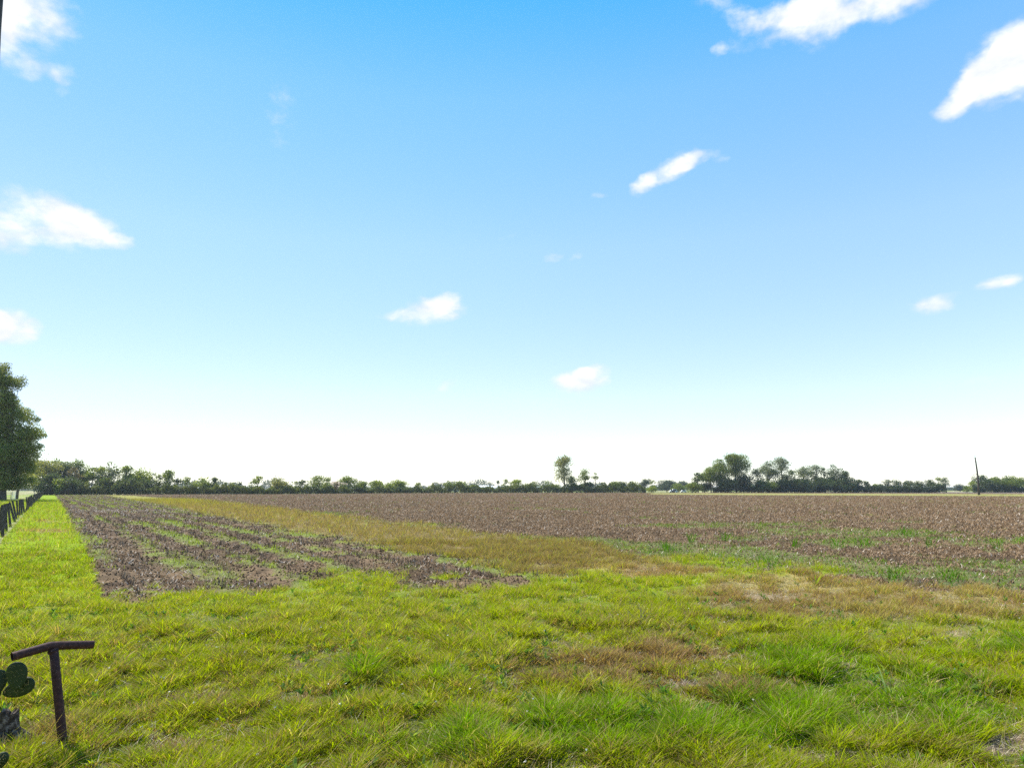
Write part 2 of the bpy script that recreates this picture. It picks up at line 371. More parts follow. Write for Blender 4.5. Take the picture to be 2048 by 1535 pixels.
Lb = Lb * np.minimum(sf, 1 + .35 * (sf - 1)); Wb = .0042 * sf * (.7 + .6 * rng.random(n))
P = np.stack([X, Y, gz(X, Y) - .006], 1)
th = rng.random(n) * 2 * math.pi
print('blades', n)
near_ = r < 11
NB = 9; kk = near_ & (rng.random(n) < .20); tn = kk.sum()
def rp(a): return np.repeat(a, NB, 0)
tth = rng.random(tn * NB) * 2 * math.pi; tr = rng.random(tn * NB) ** .5; spr = rp(.012 + .02 * rng.random(tn))
TP = rp(P[kk]); TP[:, 0] += np.cos(tth) * tr * spr; TP[:, 1] += np.sin(tth) * tr * spr
tcol = rp(col[kk]) * (.78 + .44 * rng.random(tn * NB))[:, None]; dead = rng.random(tn * NB) < .10; tcol = np.where(dead[:, None], c3(.34, .26, .12) * (.6 + .6 * rng.random(tn * NB))[:, None], tcol)
blades('grass', TP, tth + (rng.random(tn * NB) - .5) * .9, .12 + .62 * tr * (.5 + .7 * rng.random(tn * NB)), rp(Lb[kk] * (1.15 + .2 * lush[kk])) * (.55 + .6 * rng.random(tn * NB)), rp(Wb[kk]) * 1.25 * (.7 + .5 * rng.random(tn * NB)), tcol, M_grass, .75, 'tufted green and dry grass covering the foreground', seg=3)
near_ = near_ & (rng.random(n) < .45); far_ = r >= 11
for nm, kk, sg, lb in (('short_grass', near_, 2, 'short fine grass between the tufts of the foreground'), ('lane_grass', far_, 2, 'mown grass lane, dry strip and verge grass running back to the hedge')):
    blades(nm, P[kk], th[kk], .25 + .5 * rng.random(kk.sum()), Lb[kk], Wb[kk], col[kk], M_grass, .7, lb, seg=sg)

# --- dead straw lying flat between the living blades
X, Y = scatter(230000, 3.4, 22); m = fmap(X, Y); _, rd, dry, bare, lush = grasscol(X, Y, m)
kk = rng.random(len(X)) < m['near'] * (.22 + .78 * bare + .35 * dry)
X, Y, r, bare = X[kk], Y[kk], m['r'][kk], bare[kk]; n = len(X)
lc = mix(np.broadcast_to(c3(.36, .27, .17), (n, 3)), c3(.55, .46, .33), rng.random(n)) * (.45 + .8 * rng.random(n))[:, None]
blades('dead_straw', np.stack([X, Y, gz(X, Y) + .004 + .02 * rng.random(n) ** 2], 1), rng.random(n) * 6.28, .90 + .09 * rng.random(n), (.05 + .09 * rng.random(n)), .0035 * np.maximum(1, r / 7) ** .6 * (.7 + .6 * rng.random(n)), lc, M_straw, .1, 'dead straw lying on the bare patches between the grass')

# --- tall flowering stalks standing out of the grass
X, Y = scatter(9000, 3.6, 15); m = fmap(X, Y); px, py = m['px'], m['py']
w = m['near'] * np.clip(.10 + G(px, py, [(110, 1290, 130, 70, 1.), (720, 1230, 90, 40, .5), (1290, 1250, 60, 30, .6), (60, 1480, 120, 50, .4), (1560, 1240, 130, 30, .3), (250, 1500, 200, 40, .12)]), 0, 1)
k = rng.random(len(X)) < w; X, Y = X[k], Y[k]; n = len(X)
lc = np.where((rng.random(n) < .5)[:, None], c3(.34, .34, .06), c3(.38, .29, .13)) * (.6 + .6 * rng.random(n))[:, None]
blades('tall_grass_stalks', np.stack([X, Y, gz(X, Y)], 1), -.3 + rng.random(n) * 1.2, .2 + .5 * rng.random(n), .22 + .30 * rng.random(n), np.full(n, .0042), lc, M_grass, .5, 'thin yellow and brown seed stalks standing out of the grass', seg=3)

# --- low broad-leaved weeds and pale flower heads among the blades
X, Y = scatter(2600, 3.6, 16); m = fmap(X, Y); kk = rng.random(len(X)) < m['near'] * ss(fbm(X * .9, Y * .9, 141, 3), .42, .62); X, Y = X[kk], Y[kk]; n = len(X)
o6 = np.repeat(np.arange(n), 7); N7 = len(o6); th7 = rng.random(N7) * 6.28; zz = gz(X, Y); sc7 = (.6 + .8 * rng.random(n))[o6]
wc = np.where((rng.random(n) < .6)[:, None], c3(.09, .17, .03), c3(.20, .25, .06))[o6] * (.7 + .6 * rng.random(N7))[:, None]
blades('broadleaf_weeds', np.stack([X[o6] + .01 * np.cos(th7), Y[o6] + .01 * np.sin(th7), zz[o6] + .03 + .05 * rng.random(N7)], 1), th7, .35 + .5 * rng.random(N7), .055 * sc7, .020 * sc7, wc, M_grass, .5, 'low broad-leaved weeds among the grass', seg=3)
X, Y = scatter(900, 3.8, 20); m = fmap(X, Y); kk = rng.random(len(X)) < m['near'] * .5; X, Y = X[kk], Y[kk]; n = len(X)
z7 = gz(X, Y) + .10 + .08 * rng.random(n); P7 = []
for dx in (-.004, .004): P7.append(np.stack([X + dx, Y + dx, z7], 1))
leaf_c = np.vstack(P7); S7 = np.full(len(leaf_c), .013) * (.6 + .8 * rng.random(len(leaf_c)))
FLOW = (leaf_c, S7)

# --- green weeds in the two ploughed fields
X, Y = scatter(520000, 11, 300, -40, 42); m = fmap(X, Y)
pg = plotgreen(X, Y); ww = weedw(X, Y)
keepw = m['plot'] * pg + m['field'] * ww * .9
fine = fbm(X * 3.3, Y * 3.3, 113, 2)
k = rng.random(len(X)) < keepw * (.25 + .9 * ss(fine, .35, .65))
X, Y, ww = X[k], Y[k], ww[k]; m = {a: b[k] for a, b in m.items()}; n = len(X); r = m['r']
tuft = ss(G(m['px'], m['py'], [(a, b, c_, d, 1.) for a, b, c_, d in TUFTS]), .4, .8)
pl = m['plot'] > .5
col = np.where(pl[:, None], c3(.20, .26, .012), c3(.125, .22, .012))
col = mix(col, c3(.07, .17, .008), tuft); col = col * (.6 + .7 * rng.random(n))[:, None]
sf = (r / 12.) ** .62
Lb = (.07 + .09 * rng.random(n) + .30 * tuft) * (1 + .5 * (sf - 1)); Wb = .008 * sf * (.7 + .6 * rng.random(n)) * (1 + .3 * tuft)
blades('field_weeds', np.stack([X, Y, gz(X, Y) - .01], 1), rng.random(n) * 6.28, .2 + .5 * rng.random(n), Lb, Wb, col, M_grass, .6, 'green weeds growing through the ploughed soil')

# --- soil clods and crop residue
X, Y = scatter(420000, 11, 380, -40, 42); m = fmap(X, Y); pg = plotgreen(X, Y)
k = rng.random(len(X)) < (m['plot'] * (1 - .9 * pg) + m['field'] * (1 - vergew(m)[0]) * (1 - .6 * weedw(X, Y)))
X, Y = X[k], Y[k]; m = {a: b[k] for a, b in m.items()}; n = len(X); r = m['r']
s = (.014 + .034 * rng.random(n) ** 2) * (r / 15) ** .52
hh = s * (.35 + .7 * rng.random(n)); th = rng.random(n) * 6.28
z0 = gz(X, Y)
ring = []
for q in range(4):
    a = th + q * math.pi / 2 + (rng.random(n) - .5) * .7; e = s * (.7 + .6 * rng.random(n)); ring.append(np.stack([X + e * np.cos(a), Y + e * np.sin(a), z0 - .02], 1))
ring.append(np.stack([X + (rng.random(n) - .5) * s, Y + (rng.random(n) - .5) * s, z0 + hh], 1))
V = np.stack(ring, 1).reshape(-1, 3)
fs = np.array([0, 1, 4, 1, 2, 4, 2, 3, 4, 3, 0, 4]); idx = (np.arange(n)[:, None] * 5 + fs[None]).ravel(); st = np.arange(n * 4) * 3
cc_ = mix(np.broadcast_to(SOIL, (n, 3)), SOIL2, rng.random(n)); cc_ = mix(cc_, RES * .8, (rng.random(n) < .4) * .8 * ss(r, 10, 50))
o = mk('soil_clods', V, st, idx, M_clod, np.repeat(cc_, 5, 0)); tag(o, 'loose dark clods of ploughed soil', kind='stuff')

X, Y = scatter(900000, 11, 380, -40, 42); m = fmap(X, Y); pg = plotgreen(X, Y)
pat = fbm(X * 1.2, Y * 1.2, 121, 3); px, py = m['px'], m['py']
whites = np.clip(G(px, py, [(230, 1022, 130, 2.5, .8), (270, 1190, 50, 5, .8), (335, 1180, 30, 6, .7), (1480, 1112, 60, 8, .3), (320, 1165, 90, 14, .15), (1320, 1120, 30, 4, .7)]), 0, 1)
k = rng.random(len(X)) < (m['plot'] * (1 - .75 * pg) * np.maximum(.8 * ss(pat, .35, .7), whites) + m['field'] * (1 - vergew(m)[0]) * (1 - .5 * weedw(X, Y)) * (.6 + .4 * ss(pat, .3, .6)))
X, Y = X[k], Y[k]; m = {a: b[k] for a, b in m.items()}; whites = whites[k]; n = len(X); r = m['r']
col = mix(np.broadcast_to(RES, (n, 3)), RES * np.array([.75, .66, .62]), rng.random(n))
pale = rng.random(n) < (.07 + .15 * (m['plot'] > .5) + .6 * whites)
col = np.where(pale[:, None], RES2 * (.7 + .45 * rng.random(n))[:, None], col * (.6 + .7 * rng.random(n))[:, None])
sf = (r / 15) ** .56
blades('crop_residue', np.stack([X, Y, gz(X, Y) + .0], 1), rng.random(n) * 6.28, .55 + .42 * rng.random(n), (.04 + .07 * rng.random(n)) * sf, (.010 + .014 * rng.random(n)) * sf, col, M_straw, .3, 'broken tan and pale crop residue lying over the ploughed soil')

# --- short upright stubble of the left-hand plot
X, Y = scatter(30000, 11, 60, -40, 20); u_ = lateral(X, Y); u_ = np.round(u_ / .76) * .76 + (rng.random(len(X)) - .5) * .12
v_ = X * LX + Y * LY; X, Y = u_ * LY + v_ * LX, -u_ * LX + v_ * LY
m = fmap(X, Y); k = (rng.random(len(X)) < m['plot'] * .6 * ss(fbm(X * .8, Y * .8, 131, 2), .4, .6)); X, Y = X[k], Y[k]; r = m['r'][k]; n = len(X)
sf = (r / 15) ** .5
blades('stubble', np.stack([X, Y, gz(X, Y) - .02], 1), rng.random(n) * 6.28, .1 + .5 * rng.random(n), (.08 + .16 * rng.random(n)) * sf, .016 * sf, np.where((rng.random(n) < .6)[:, None], c3(.10, .07, .05), c3(.30, .22, .14)), M_straw, .2, 'dark broken stalks standing in rows in the left plot')

# ------------------------------------------------------------------ trees
def leafmesh(name, C, S, col, parent, mat=None):
    n = len(C)
    a = rng.normal(size=(n, 3)); a /= np.linalg.norm(a, axis=1)[:, None] + 1e-9
    b = rng.normal(size=(n, 3)); b -= a * (a * b).sum(1)[:, None]; b /= np.linalg.norm(b, axis=1)[:, None] + 1e-9
    a = a * S[:, None] * .62; b = b * S[:, None] * .42
    V = np.stack([C - a, C + b * .9, C + a, C - b], 1).reshape(-1, 3)
    return mk(name, V, np.arange(n) * 4, np.arange(n * 4), mat or M_leaf, np.repeat(col, 4, 0), parent)
tag(leafmesh('seed_heads', FLOW[0], FLOW[1], np.tile(c3(.62, .58, .50), (len(FLOW[0]), 1)), None, M_straw), 'tiny pale seed heads scattered over the grass', kind='stuff')
TC = {'oak': ((.12, .165, .04), (.26, .29, .07)), 'mid': ((.094, .144, .027), (.188, .237, .037)), 'dark': ((.044, .073, .027), (.088, .125, .040)), 'yel': ((.135, .19, .03), (.23, .28, .04)),
      'olive': ((.163, .188, .069), (.250, .263, .094)), 'brown': ((.106, .094, .050), (.150, .125, .062)), 'grey': ((.106, .138, .075), (.175, .213, .112)), 'blue': ((.056, .081, .062), (.088, .119, .088))}  # 'blue' is for far trees: distance haze painted into the leaf colour
def crown_pts(W, z0, z1, n_l, dens, ls, spread=1., up=False, seed=0, flat=.8):
    """leaf centres in clumps that fill an uneven crown between heights z0 and z1"""
    rg = np.random.default_rng(seed); hh = z1 - z0; lobes = []
    for i in range(n_l):
        t = rg.random(); prof = math.sin(math.pi * (0.12 + .80 * t)) ** .7 if not up else (1.05 - .75 * t)
        a = rg.random() * 6.28; rr = (rg.random() ** .6) * W / 2 * prof * .72 * spread
        lr = (W * .25 + hh * .045) * (.6 + .7 * rg.random())
        lobes.append((rr * math.cos(a), rr * math.sin(a), z0 + t * hh * .9 + .0, lr))
    lobes.append((0, 0, z1 - W * .16, W * .2)); zmax = max(l[2] + l[3] * flat for l in lobes); zmin = min(l[2] - l[3] * flat for l in lobes)
    k = (z1 - z0) / (zmax - zmin)
    lobes = [(x, y, z0 + (z - zmin) * k, l) for x, y, z, l in lobes]
    P = []
    for x, y, z, l in lobes:
        n = max(12, int(dens * 1.9 * l * l / (ls * ls)))
        d = rg.normal(size=(n, 3)); d /= np.linalg.norm(d, axis=1)[:, None]
        q = rg.random(n) ** .42
        bumpy = .75 + .5 * vn(d[:, 0] * 2.2 + x * 3, d[:, 1] * 2.2 + d[:, 2] * 2.4 + z, seed)
        P.append(np.array([x, y, z]) + d * (q * l * bumpy)[:, None] * np.array([1, 1, flat * min(1, k)]))
    return np.vstack(P), lobes
def tree(px, top, wpx, kind, label, D=None, cat='tree', name='tree', base=.0, n_l=None, dens=3.2, ls=.42, gap=1., up=False, group=None, trunk=True, seed=None, lean=0., Y0=None, pyb=None):
    Yd = Y0 if Y0 is not None else float(Dfar(px)) + (D or 0)
    x, y, z = at(px, top, Yd); W = wpx * Yd / FPX * 1.25; hgt = z
    seed = seed if seed is not None else int(px * 7 + top)
    o = thing(name, label, cat, (x, Yd, 0), group)
    z0 = hgt * base; n_l = n_l or max(5, int(9 * gap))
    P, lobes = crown_pts(W, z0, hgt, n_l, dens, ls, 1., up, seed)
    P[:, 0] += lean * P[:, 2]
    rg = np.random.default_rng(seed + 1); a, b = TC[kind]
    cl = vn(P[:, 0] / (W * .16) + 5, P[:, 2] / (W * .16) + P[:, 1] / (W * .2), seed)
    t = np.clip(cl * .7 + rg.random(len(P)) * .5 - .1, 0, 1)
    col = (np.array(a)[None] * (1 - t[:, None]) + np.array(b)[None] * t[:, None]) * (.8 + .4 * rg.random(len(P)))[:, None]
    P[:, 2] = np.maximum(P[:, 2], .1)
    leafmesh('crown', P, ls * (.6 + .8 * rg.random(len(P))), col, o)
    if trunk:
        tb = MB(); r0 = max(.07, hgt * .020); ct = z0 + (hgt - z0) * .78
        pts = [(lean * s * ct + math.sin(s * 5 + seed) * .02 * hgt * s, math.cos(s * 4 + seed) * .02 * hgt * s, s * ct) for s in (0, .2, .4, .6, .8, 1)]; pts[0] = (pts[0][0], pts[0][1], -.15)
        tb.tube(pts, [r0 * 1.35, r0, r0 * .85, r0 * .65, r0 * .42, r0 * .2], 8, wob=.15)
        for x_, y_, z_, l in lobes[:min(len(lobes), 12)]:
            s = max(.15, min(.85, (z_ - W * .25) / ct)); q = pts[int(s * 5)]
            e = (x_ + lean * z_, y_, z_); tb.tube([q, ((q[0] + e[0]) / 2, (q[1] + e[1]) / 2, (q[2] * .42 + e[2] * .58)), e], [r0 * .34, r0 * .2, r0 * .07], 5)
        tb.build('trunk', M_bark, o, True)
    return o
HG = 'trees of the far hedgerow'
RG = 'trees of the copse on the right'
T = [  # px, top, width, kind, label, extra
 (88, 916, 56, 'olive', 'tall pale olive tree at the far end of the fence', dict(base=.05, n_l=16, gap=2, D=-2)),
 (112, 915, 44, 'mid', 'tall green tree just right of the pale olive tree at the lane end', dict(base=.1, n_l=14, D=4)),
 (132, 922, 44, 'grey', 'round grey-green tree in the middle of the dense clump at the lane end', dict(base=.1, n_l=14, D=2)),
 (161, 917, 34, 'mid', 'tall tree with a knobbly top at the right side of the lane-end clump', dict(base=.1, n_l=13, D=4)),
 (150, 932, 28, 'brown', 'brownish tree inside the dense clump at the lane end', dict(base=.1, n_l=9, D=-3)),
 (100, 944, 44, 'dark', 'low dark bushy tree at the foot of the lane-end clump', dict(base=0, n_l=12, D=-7, cat='shrub', name='shrub')),
 (122, 954, 22, 'yel', 'small yellow-green shrub in front of the lane-end clump', dict(base=.1, D=-10, cat='shrub', name='shrub')),
 (138, 950, 46, 'dark', 'wide dark shrub below the brownish tree in the lane-end clump', dict(base=0, n_l=12, D=-8, cat='shrub', name='shrub')),
 (171, 947, 24, 'mid', 'lower tree sloping down at the right edge of the lane-end clump', dict(base=0, n_l=8, D=0)),
 (187, 932, 24, 'mid', 'narrow leafy tree just right of the gap after the lane-end clump', dict(base=.05, n_l=10)),
 (205, 931, 26, 'yel', 'yellow-green tree left of the bare-topped grey tree', dict(base=.05, n_l=10, D=2)),
 (221, 921, 32, 'grey', 'thin-leaved grey tree, the tallest of the second hedge group', dict(base=.1, n_l=13, dens=2.2)),
 (214, 952, 34, 'dark', 'low dark tree at the foot of the thin grey tree', dict(base=0, n_l=9, D=-4)),
 (238, 958, 16, 'mid', 'small tree in the gap right of the thin grey tree', dict(base=0, D=2)),
 (255, 929, 30, 'mid', 'tree with upswept pointed boughs, left of the fan-shaped tree', dict(base=.05, n_l=14)),
 (279, 934, 44, 'yel', 'broad fan-shaped tree with yellow-green top', dict(base=.1, n_l=14, D=2)),
 (262, 952, 36, 'dark', 'dark low crown under the upswept and fan-shaped trees', dict(base=0, n_l=10, D=-4)),
 (290, 956, 26, 'dark', 'dark shrubby tree at the right foot of the fan-shaped tree', dict(base=0, n_l=8, D=-3)),
 (305, 942, 24, 'grey', 'light grey-green tree right of the fan-shaped tree', dict(base=.1, n_l=9, dens=2.2)),
 (320, 945, 18, 'mid', 'small round-topped tree left of the pointed tall tree', dict(base=.05)),
 (337, 937, 30, 'mid', 'pointed tree with a spire-like top, the last tall one of the left hedge', dict(base=.05, n_l=12, up=True)),
 (357, 955, 22, 'dark', 'dark tree just right of the spire-topped tree', dict(base=0)),
 (375, 952, 16, 'mid', 'narrow upright tree, second right of the spire-topped tree', dict(base=0, up=True)),
 (389, 962, 18, 'yel', 'low yellow-green shrub between two slim trees', dict(base=0, cat='shrub', name='shrub')),
 (404, 952, 28, 'yel', 'flat-topped light tree spreading above the hedge', dict(base=.25, n_l=9, dens=2.4)),
 (417, 964, 18, 'mid', 'low green shrub right of the flat-topped light tree', dict(base=0, cat='shrub', name='shrub')),
 (429, 952, 22, 'dark', 'dark tree with a narrow tufted top', dict(base=0, n_l=9, up=True)),
 (450, 967, 20, 'yel', 'low yellowish shrub right of the dark tufted tree', dict(base=0, cat='shrub', name='shrub')),
 (465, 963, 16, 'yel', 'small yellow-green tree second right of the dark tufted tree', dict(base=0)),
 (479, 962, 14, 'dark', 'small dark pointed tree before the open gap in the hedge', dict(base=0, up=True)),
 (490, 970, 9, 'dark', 'tiny dark shrub at the left of the open gap', dict(base=.1, cat='shrub', name='shrub')),
 (503, 962, 12, 'mid', 'thin sapling left of the crooked tree', dict(base=.3, dens=1.6)),
 (518, 950, 24, 'mid', 'crooked open tree with leaf clumps on separate boughs', dict(base=.15, n_l=9, dens=2.)),
 (558, 952, 36, 'olive', 'round olive tree standing alone above the low hedge', dict(base=.05, n_l=13, dens=2.6)),
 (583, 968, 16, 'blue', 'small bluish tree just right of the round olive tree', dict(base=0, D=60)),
 (593, 960, 14, 'mid', 'slim sparse tree left of the small white shed', dict(base=.2, dens=2.)),
 (606, 958, 16, 'dark', 'upright dark tree beside the small white shed', dict(base=.05)),
 (616, 960, 10, 'mid', 'thin sapling directly in front of the white shed', dict(base=.3, dens=1.8)),
 (634, 949, 30, 'mid', 'loose open tree right of the white shed', dict(base=.15, n_l=12, dens=2.)),
 (653, 951, 26, 'yel', 'rounded yellow-green tree left of the tan-roofed house', dict(base=.05, n_l=11)),
 (672, 962, 18, 'brown', 'brownish small tree in front of the tan-roofed house', dict(base=.3, dens=2.)),
 (697, 950, 34, 'mid', 'wide open tree right of the tan-roofed house', dict(base=.1, n_l=13, dens=2.2)),
 (728, 961, 30, 'mid', 'bushy green tree right of the pale gap in the hedge', dict(base=0, n_l=10)),
 (755, 959, 32, 'yel', 'broad yellow-green bush left of the tallest bush of this stretch', dict(base=0, n_l=11, cat='shrub', name='shrub')),
 (776, 964, 24, 'yel', 'low yellow-green bush between two broader ones', dict(base=0, cat='shrub', name='shrub')),
 (800, 958, 36, 'yel', 'large domed yellow-green tree left of centre', dict(base=0, n_l=13)),
 (836, 963, 18, 'mid', 'small flat-headed tree right of the domed tree', dict(base=.2, dens=2.2)),
 (834, 973, 20, 'yel', 'low bright shrub under the small flat-headed tree', dict(base=0, D=-3, cat='shrub', name='shrub')),
 (859, 970, 16, 'yel', 'little yellow-green shrub in the lowest stretch of hedge', dict(base=0, cat='shrub', name='shrub')),
 (879, 967, 9, 'dark', 'tiny dark lollipop-shaped tree', dict(base=.3)),
 (897, 961, 20, 'mid', 'round-headed green tree right of the tiny dark tree', dict(base=.05)),
 (922, 960, 26, 'yel', 'green tree with two tufts on top, left of the white barn', dict(base=.05, n_l=10)),
 (948, 968, 20, 'mid', 'low bush hiding the left end of the white barn', dict(base=0, cat='shrub', name='shrub')),
 (996, 960, 9, 'dark', 'dark twisted vine-covered stump tree right of the white barn', dict(base=0, n_l=8, dens=5)),
 (973, 976, 8, 'dark', 'little dark bush in front of the right end of the white barn', dict(base=0, D=-4, cat='shrub', name='shrub')),
 (1014, 957, 16, 'mid', 'tree leaning left with a ragged top', dict(base=.05, lean=-.12)),
 (1032, 956, 30, 'yel', 'broad yellow-green tree next to the left-leaning one', dict(base=0, n_l=11)),
 (1068, 961, 26, 'mid', 'domed tree at the right end of the central green group', dict(base=0, n_l=9)),
 (1052, 965, 22, 'mid', 'lower tree joining the central green group', dict(base=0)),
 (1094, 960, 20, 'mid', 'thin shrub left of the tallest lone tree', dict(base=.05, dens=1.8)),
 (1128, 908, 33, 'olive', 'tall narrow lone tree rising high over the central hedge', dict(base=.24, n_l=20, dens=2.0)),
 (1143, 950, 22, 'mid', 'low side tree at the right foot of the tallest lone tree', dict(base=.3, dens=2.4)),
 (1170, 936, 26, 'mid', 'umbrella-shaped lone tree with a bent trunk', dict(base=.42, n_l=8, dens=2.6)),
 (1190, 944, 15, 'mid', 'small leaning tree reaching out right of the umbrella-shaped one', dict(base=.62, n_l=5, dens=2.2)),
 (1172, 963, 32, 'dark', 'dark rounded shrub below the umbrella-shaped tree', dict(base=0, n_l=10, cat='shrub', name='shrub')),
 (1143, 968, 28, 'mid', 'green shrub below the tallest lone tree', dict(base=0, n_l=8, cat='shrub', name='shrub')),
 (1112, 967, 24, 'mid', 'shrub left of the tall lone tree trunk', dict(base=0, n_l=8, cat='shrub', name='shrub')),
 (1205, 967, 24, 'mid', 'low pale shrub right of the umbrella-shaped tree', dict(base=0, cat='shrub', name='shrub')),
 (1226, 961, 26, 'mid', 'leafy tree starting the last group before the hedge ends', dict(base=0, n_l=9)),
 (1246, 961, 24, 'dark', 'dark tree in the last group before the hedge ends', dict(base=0, n_l=9)),
 (1267, 961, 24, 'mid', 'green tree at the very right end of the long hedge', dict(base=0, n_l=9)),
]
T2 = [
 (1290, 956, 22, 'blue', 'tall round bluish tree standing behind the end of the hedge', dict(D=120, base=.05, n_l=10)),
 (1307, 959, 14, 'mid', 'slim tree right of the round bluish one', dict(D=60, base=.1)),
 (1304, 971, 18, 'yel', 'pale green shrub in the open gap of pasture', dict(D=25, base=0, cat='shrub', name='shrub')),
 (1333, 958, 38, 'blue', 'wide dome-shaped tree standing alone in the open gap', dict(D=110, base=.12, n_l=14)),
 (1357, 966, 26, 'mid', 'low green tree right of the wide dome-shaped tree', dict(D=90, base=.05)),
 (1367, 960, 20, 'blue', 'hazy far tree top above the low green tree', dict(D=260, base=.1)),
 (1384, 962, 30, 'mid', 'bright bushy shrub at the left end of the right-hand copse', dict(base=0, n_l=10, cat='shrub', name='shrub')),
 (1395, 943, 16, 'dark', 'dark drooping side crown at the left of the copse', dict(base=.45, dens=3)),
 (1420, 932, 40, 'mid', 'rounded green tree with its trunk showing, left in the copse', dict(base=.32, n_l=14)),
 (1439, 916, 32, 'mid', 'upright green tree between the rounded and the tallest copse trees', dict(base=.25, n_l=13)),
 (1469, 904, 44, 'mid', 'tallest broad-headed tree of the copse', dict(base=.35, n_l=18)),
 (1486, 946, 40, 'dark', 'dark lower tree right below the tallest copse tree', dict(base=.05, n_l=11)),
 (1455, 955, 44, 'dark', 'dark understorey tree below the tallest copse tree', dict(base=0, n_l=12, D=-3)),
 (1408, 964, 30, 'dark', 'dark thicket shrub at the foot of the rounded copse tree', dict(base=0, n_l=9, D=4, cat='shrub', name='shrub')),
 (1514, 936, 24, 'dark', 'sparse dark tree in the dip of the copse', dict(base=.1, n_l=9, dens=2.2)),
 (1534, 919, 36, 'grey', 'grey-topped spreading tree in the middle copse', dict(base=.35, n_l=12, dens=2.4)),
 (1562, 912, 30, 'grey', 'open tall tree with a forked bare trunk showing', dict(base=.5, n_l=11, dens=2.2)),
 (1581, 938, 28, 'mid', 'airy tree on the right shoulder of the forked tree', dict(base=.2, dens=2.)),
 (1571, 946, 34, 'dark', 'dense dark tree below the open forked tree', dict(base=0, n_l=10)),
 (1606, 930, 30, 'grey', 'ragged grey-green tree left in the third copse group', dict(base=.25, n_l=11, dens=2.4)),
 (1631, 927, 30, 'grey', 'see-through tree in the middle of the third copse group', dict(base=.4, n_l=11, dens=1.9)),
 (1647, 934, 20, 'dark', 'narrow tree left of the round-topped dark tree', dict(base=.2)),
 (1666, 926, 28, 'dark', 'round-topped dark tree, tallest of the third copse group', dict(base=.2, n_l=12)),
 (1691, 939, 24, 'dark', 'lower dark tree stepping down right of the round-topped one', dict(base=.1, n_l=10)),
 (1520, 956, 48, 'mid', 'green understorey bush filling the dip of the copse', dict(base=0, n_l=12, D=-4, cat='shrub', name='shrub')),
 (1553, 958, 44, 'dark', 'dark understorey bush under the grey-topped tree', dict(base=0, n_l=12, D=-4, cat='shrub', name='shrub')),
 (1600, 956, 50, 'dark', 'long dark bush under the ragged grey-green tree', dict(base=0, n_l=13, D=-4, cat='shrub', name='shrub')),
 (1642, 953, 48, 'dark', 'dark bush under the see-through tree', dict(base=0, n_l=13, D=-4, cat='shrub', name='shrub')),
 (1682, 955, 44, 'dark', 'dark bush under the round-topped dark tree', dict(base=0, n_l=12, D=-4, cat='shrub', name='shrub')),
 (1704, 954, 26, 'dark', 'dark tree where the copse drops to low scrub', dict(base=0, n_l=8)),
 (1716, 957, 20, 'dark', 'low dark tree, first of the scrub right of the copse', dict(base=0)),
 (1731, 960, 18, 'dark', 'small pointed dark shrub in the scrub right of the copse', dict(base=0, up=True, cat='shrub', name='shrub')),
 (1748, 966, 14, 'mid', 'lowest shrub in the notch of the right-hand scrub', dict(base=0, cat='shrub', name='shrub')),
 (1761, 966, 18, 'grey', 'pale shrub right of the notch in the scrub', dict(base=0, D=6, cat='shrub', name='shrub')),
 (1777, 958, 22, 'dark', 'dark shrub with a spiky top right of the notch', dict(base=0, n_l=8, cat='shrub', name='shrub')),
 (1793, 957, 24, 'dark', 'cedar-like shrub with a thin leading shoot', dict(base=0, n_l=8, up=True, cat='shrub', name='shrub')),
 (1811, 960, 28, 'dark', 'flat-topped dark shrub in the middle of the right-hand scrub', dict(base=0, n_l=9, cat='shrub', name='shrub')),
 (1835, 960, 26, 'dark', 'dark shrub right of the flat-topped one', dict(base=0, n_l=9, cat='shrub', name='shrub')),
 (1860, 957, 28, 'dark', 'tall dark shrub near the right end of the scrub', dict(base=0, n_l=9, cat='shrub', name='shrub')),
 (1876, 953, 16, 'yel', 'light green tree at the right end of the scrub', dict(base=.1)),
 (1889, 952, 22, 'grey', 'open crooked tree ending the scrub', dict(base=.35, n_l=8, dens=1.8)),
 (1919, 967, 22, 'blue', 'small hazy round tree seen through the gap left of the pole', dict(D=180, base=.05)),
 (1933, 970, 18, 'mid', 'low tree just left of the pole', dict(D=60, base=0)),
 (1945, 960, 20, 'yel', 'light green shrub behind the leaning pole', dict(base=0, D=12, cat='shrub', name='shrub')),
 (1966, 948, 32, 'dark', 'dark round tree immediately right of the leaning pole', dict(base=.05, n_l=12, D=12)),
 (1990, 951, 32, 'mid', 'green tree second right of the leaning pole', dict(base=.05, n_l=12, D=12)),
 (2014, 949, 34, 'mid', 'green tree third right of the leaning pole', dict(base=.05, n_l=12, D=12)),
 (2037, 953, 30, 'yel', 'yellowish tree cut by the right edge of the photo', dict(base=.05, n_l=11, D=12)),
 (2070, 952, 36, 'mid', 'tree just beyond the right edge of the frame', dict(base=.05, n_l=11, D=12)),
]
for a in T: tree(a[0], a[1], a[2], a[3], a[4], group=HG, **a[5])
for a in T2: tree(a[0], a[1], a[2], a[3], a[4], group=RG, **a[5])

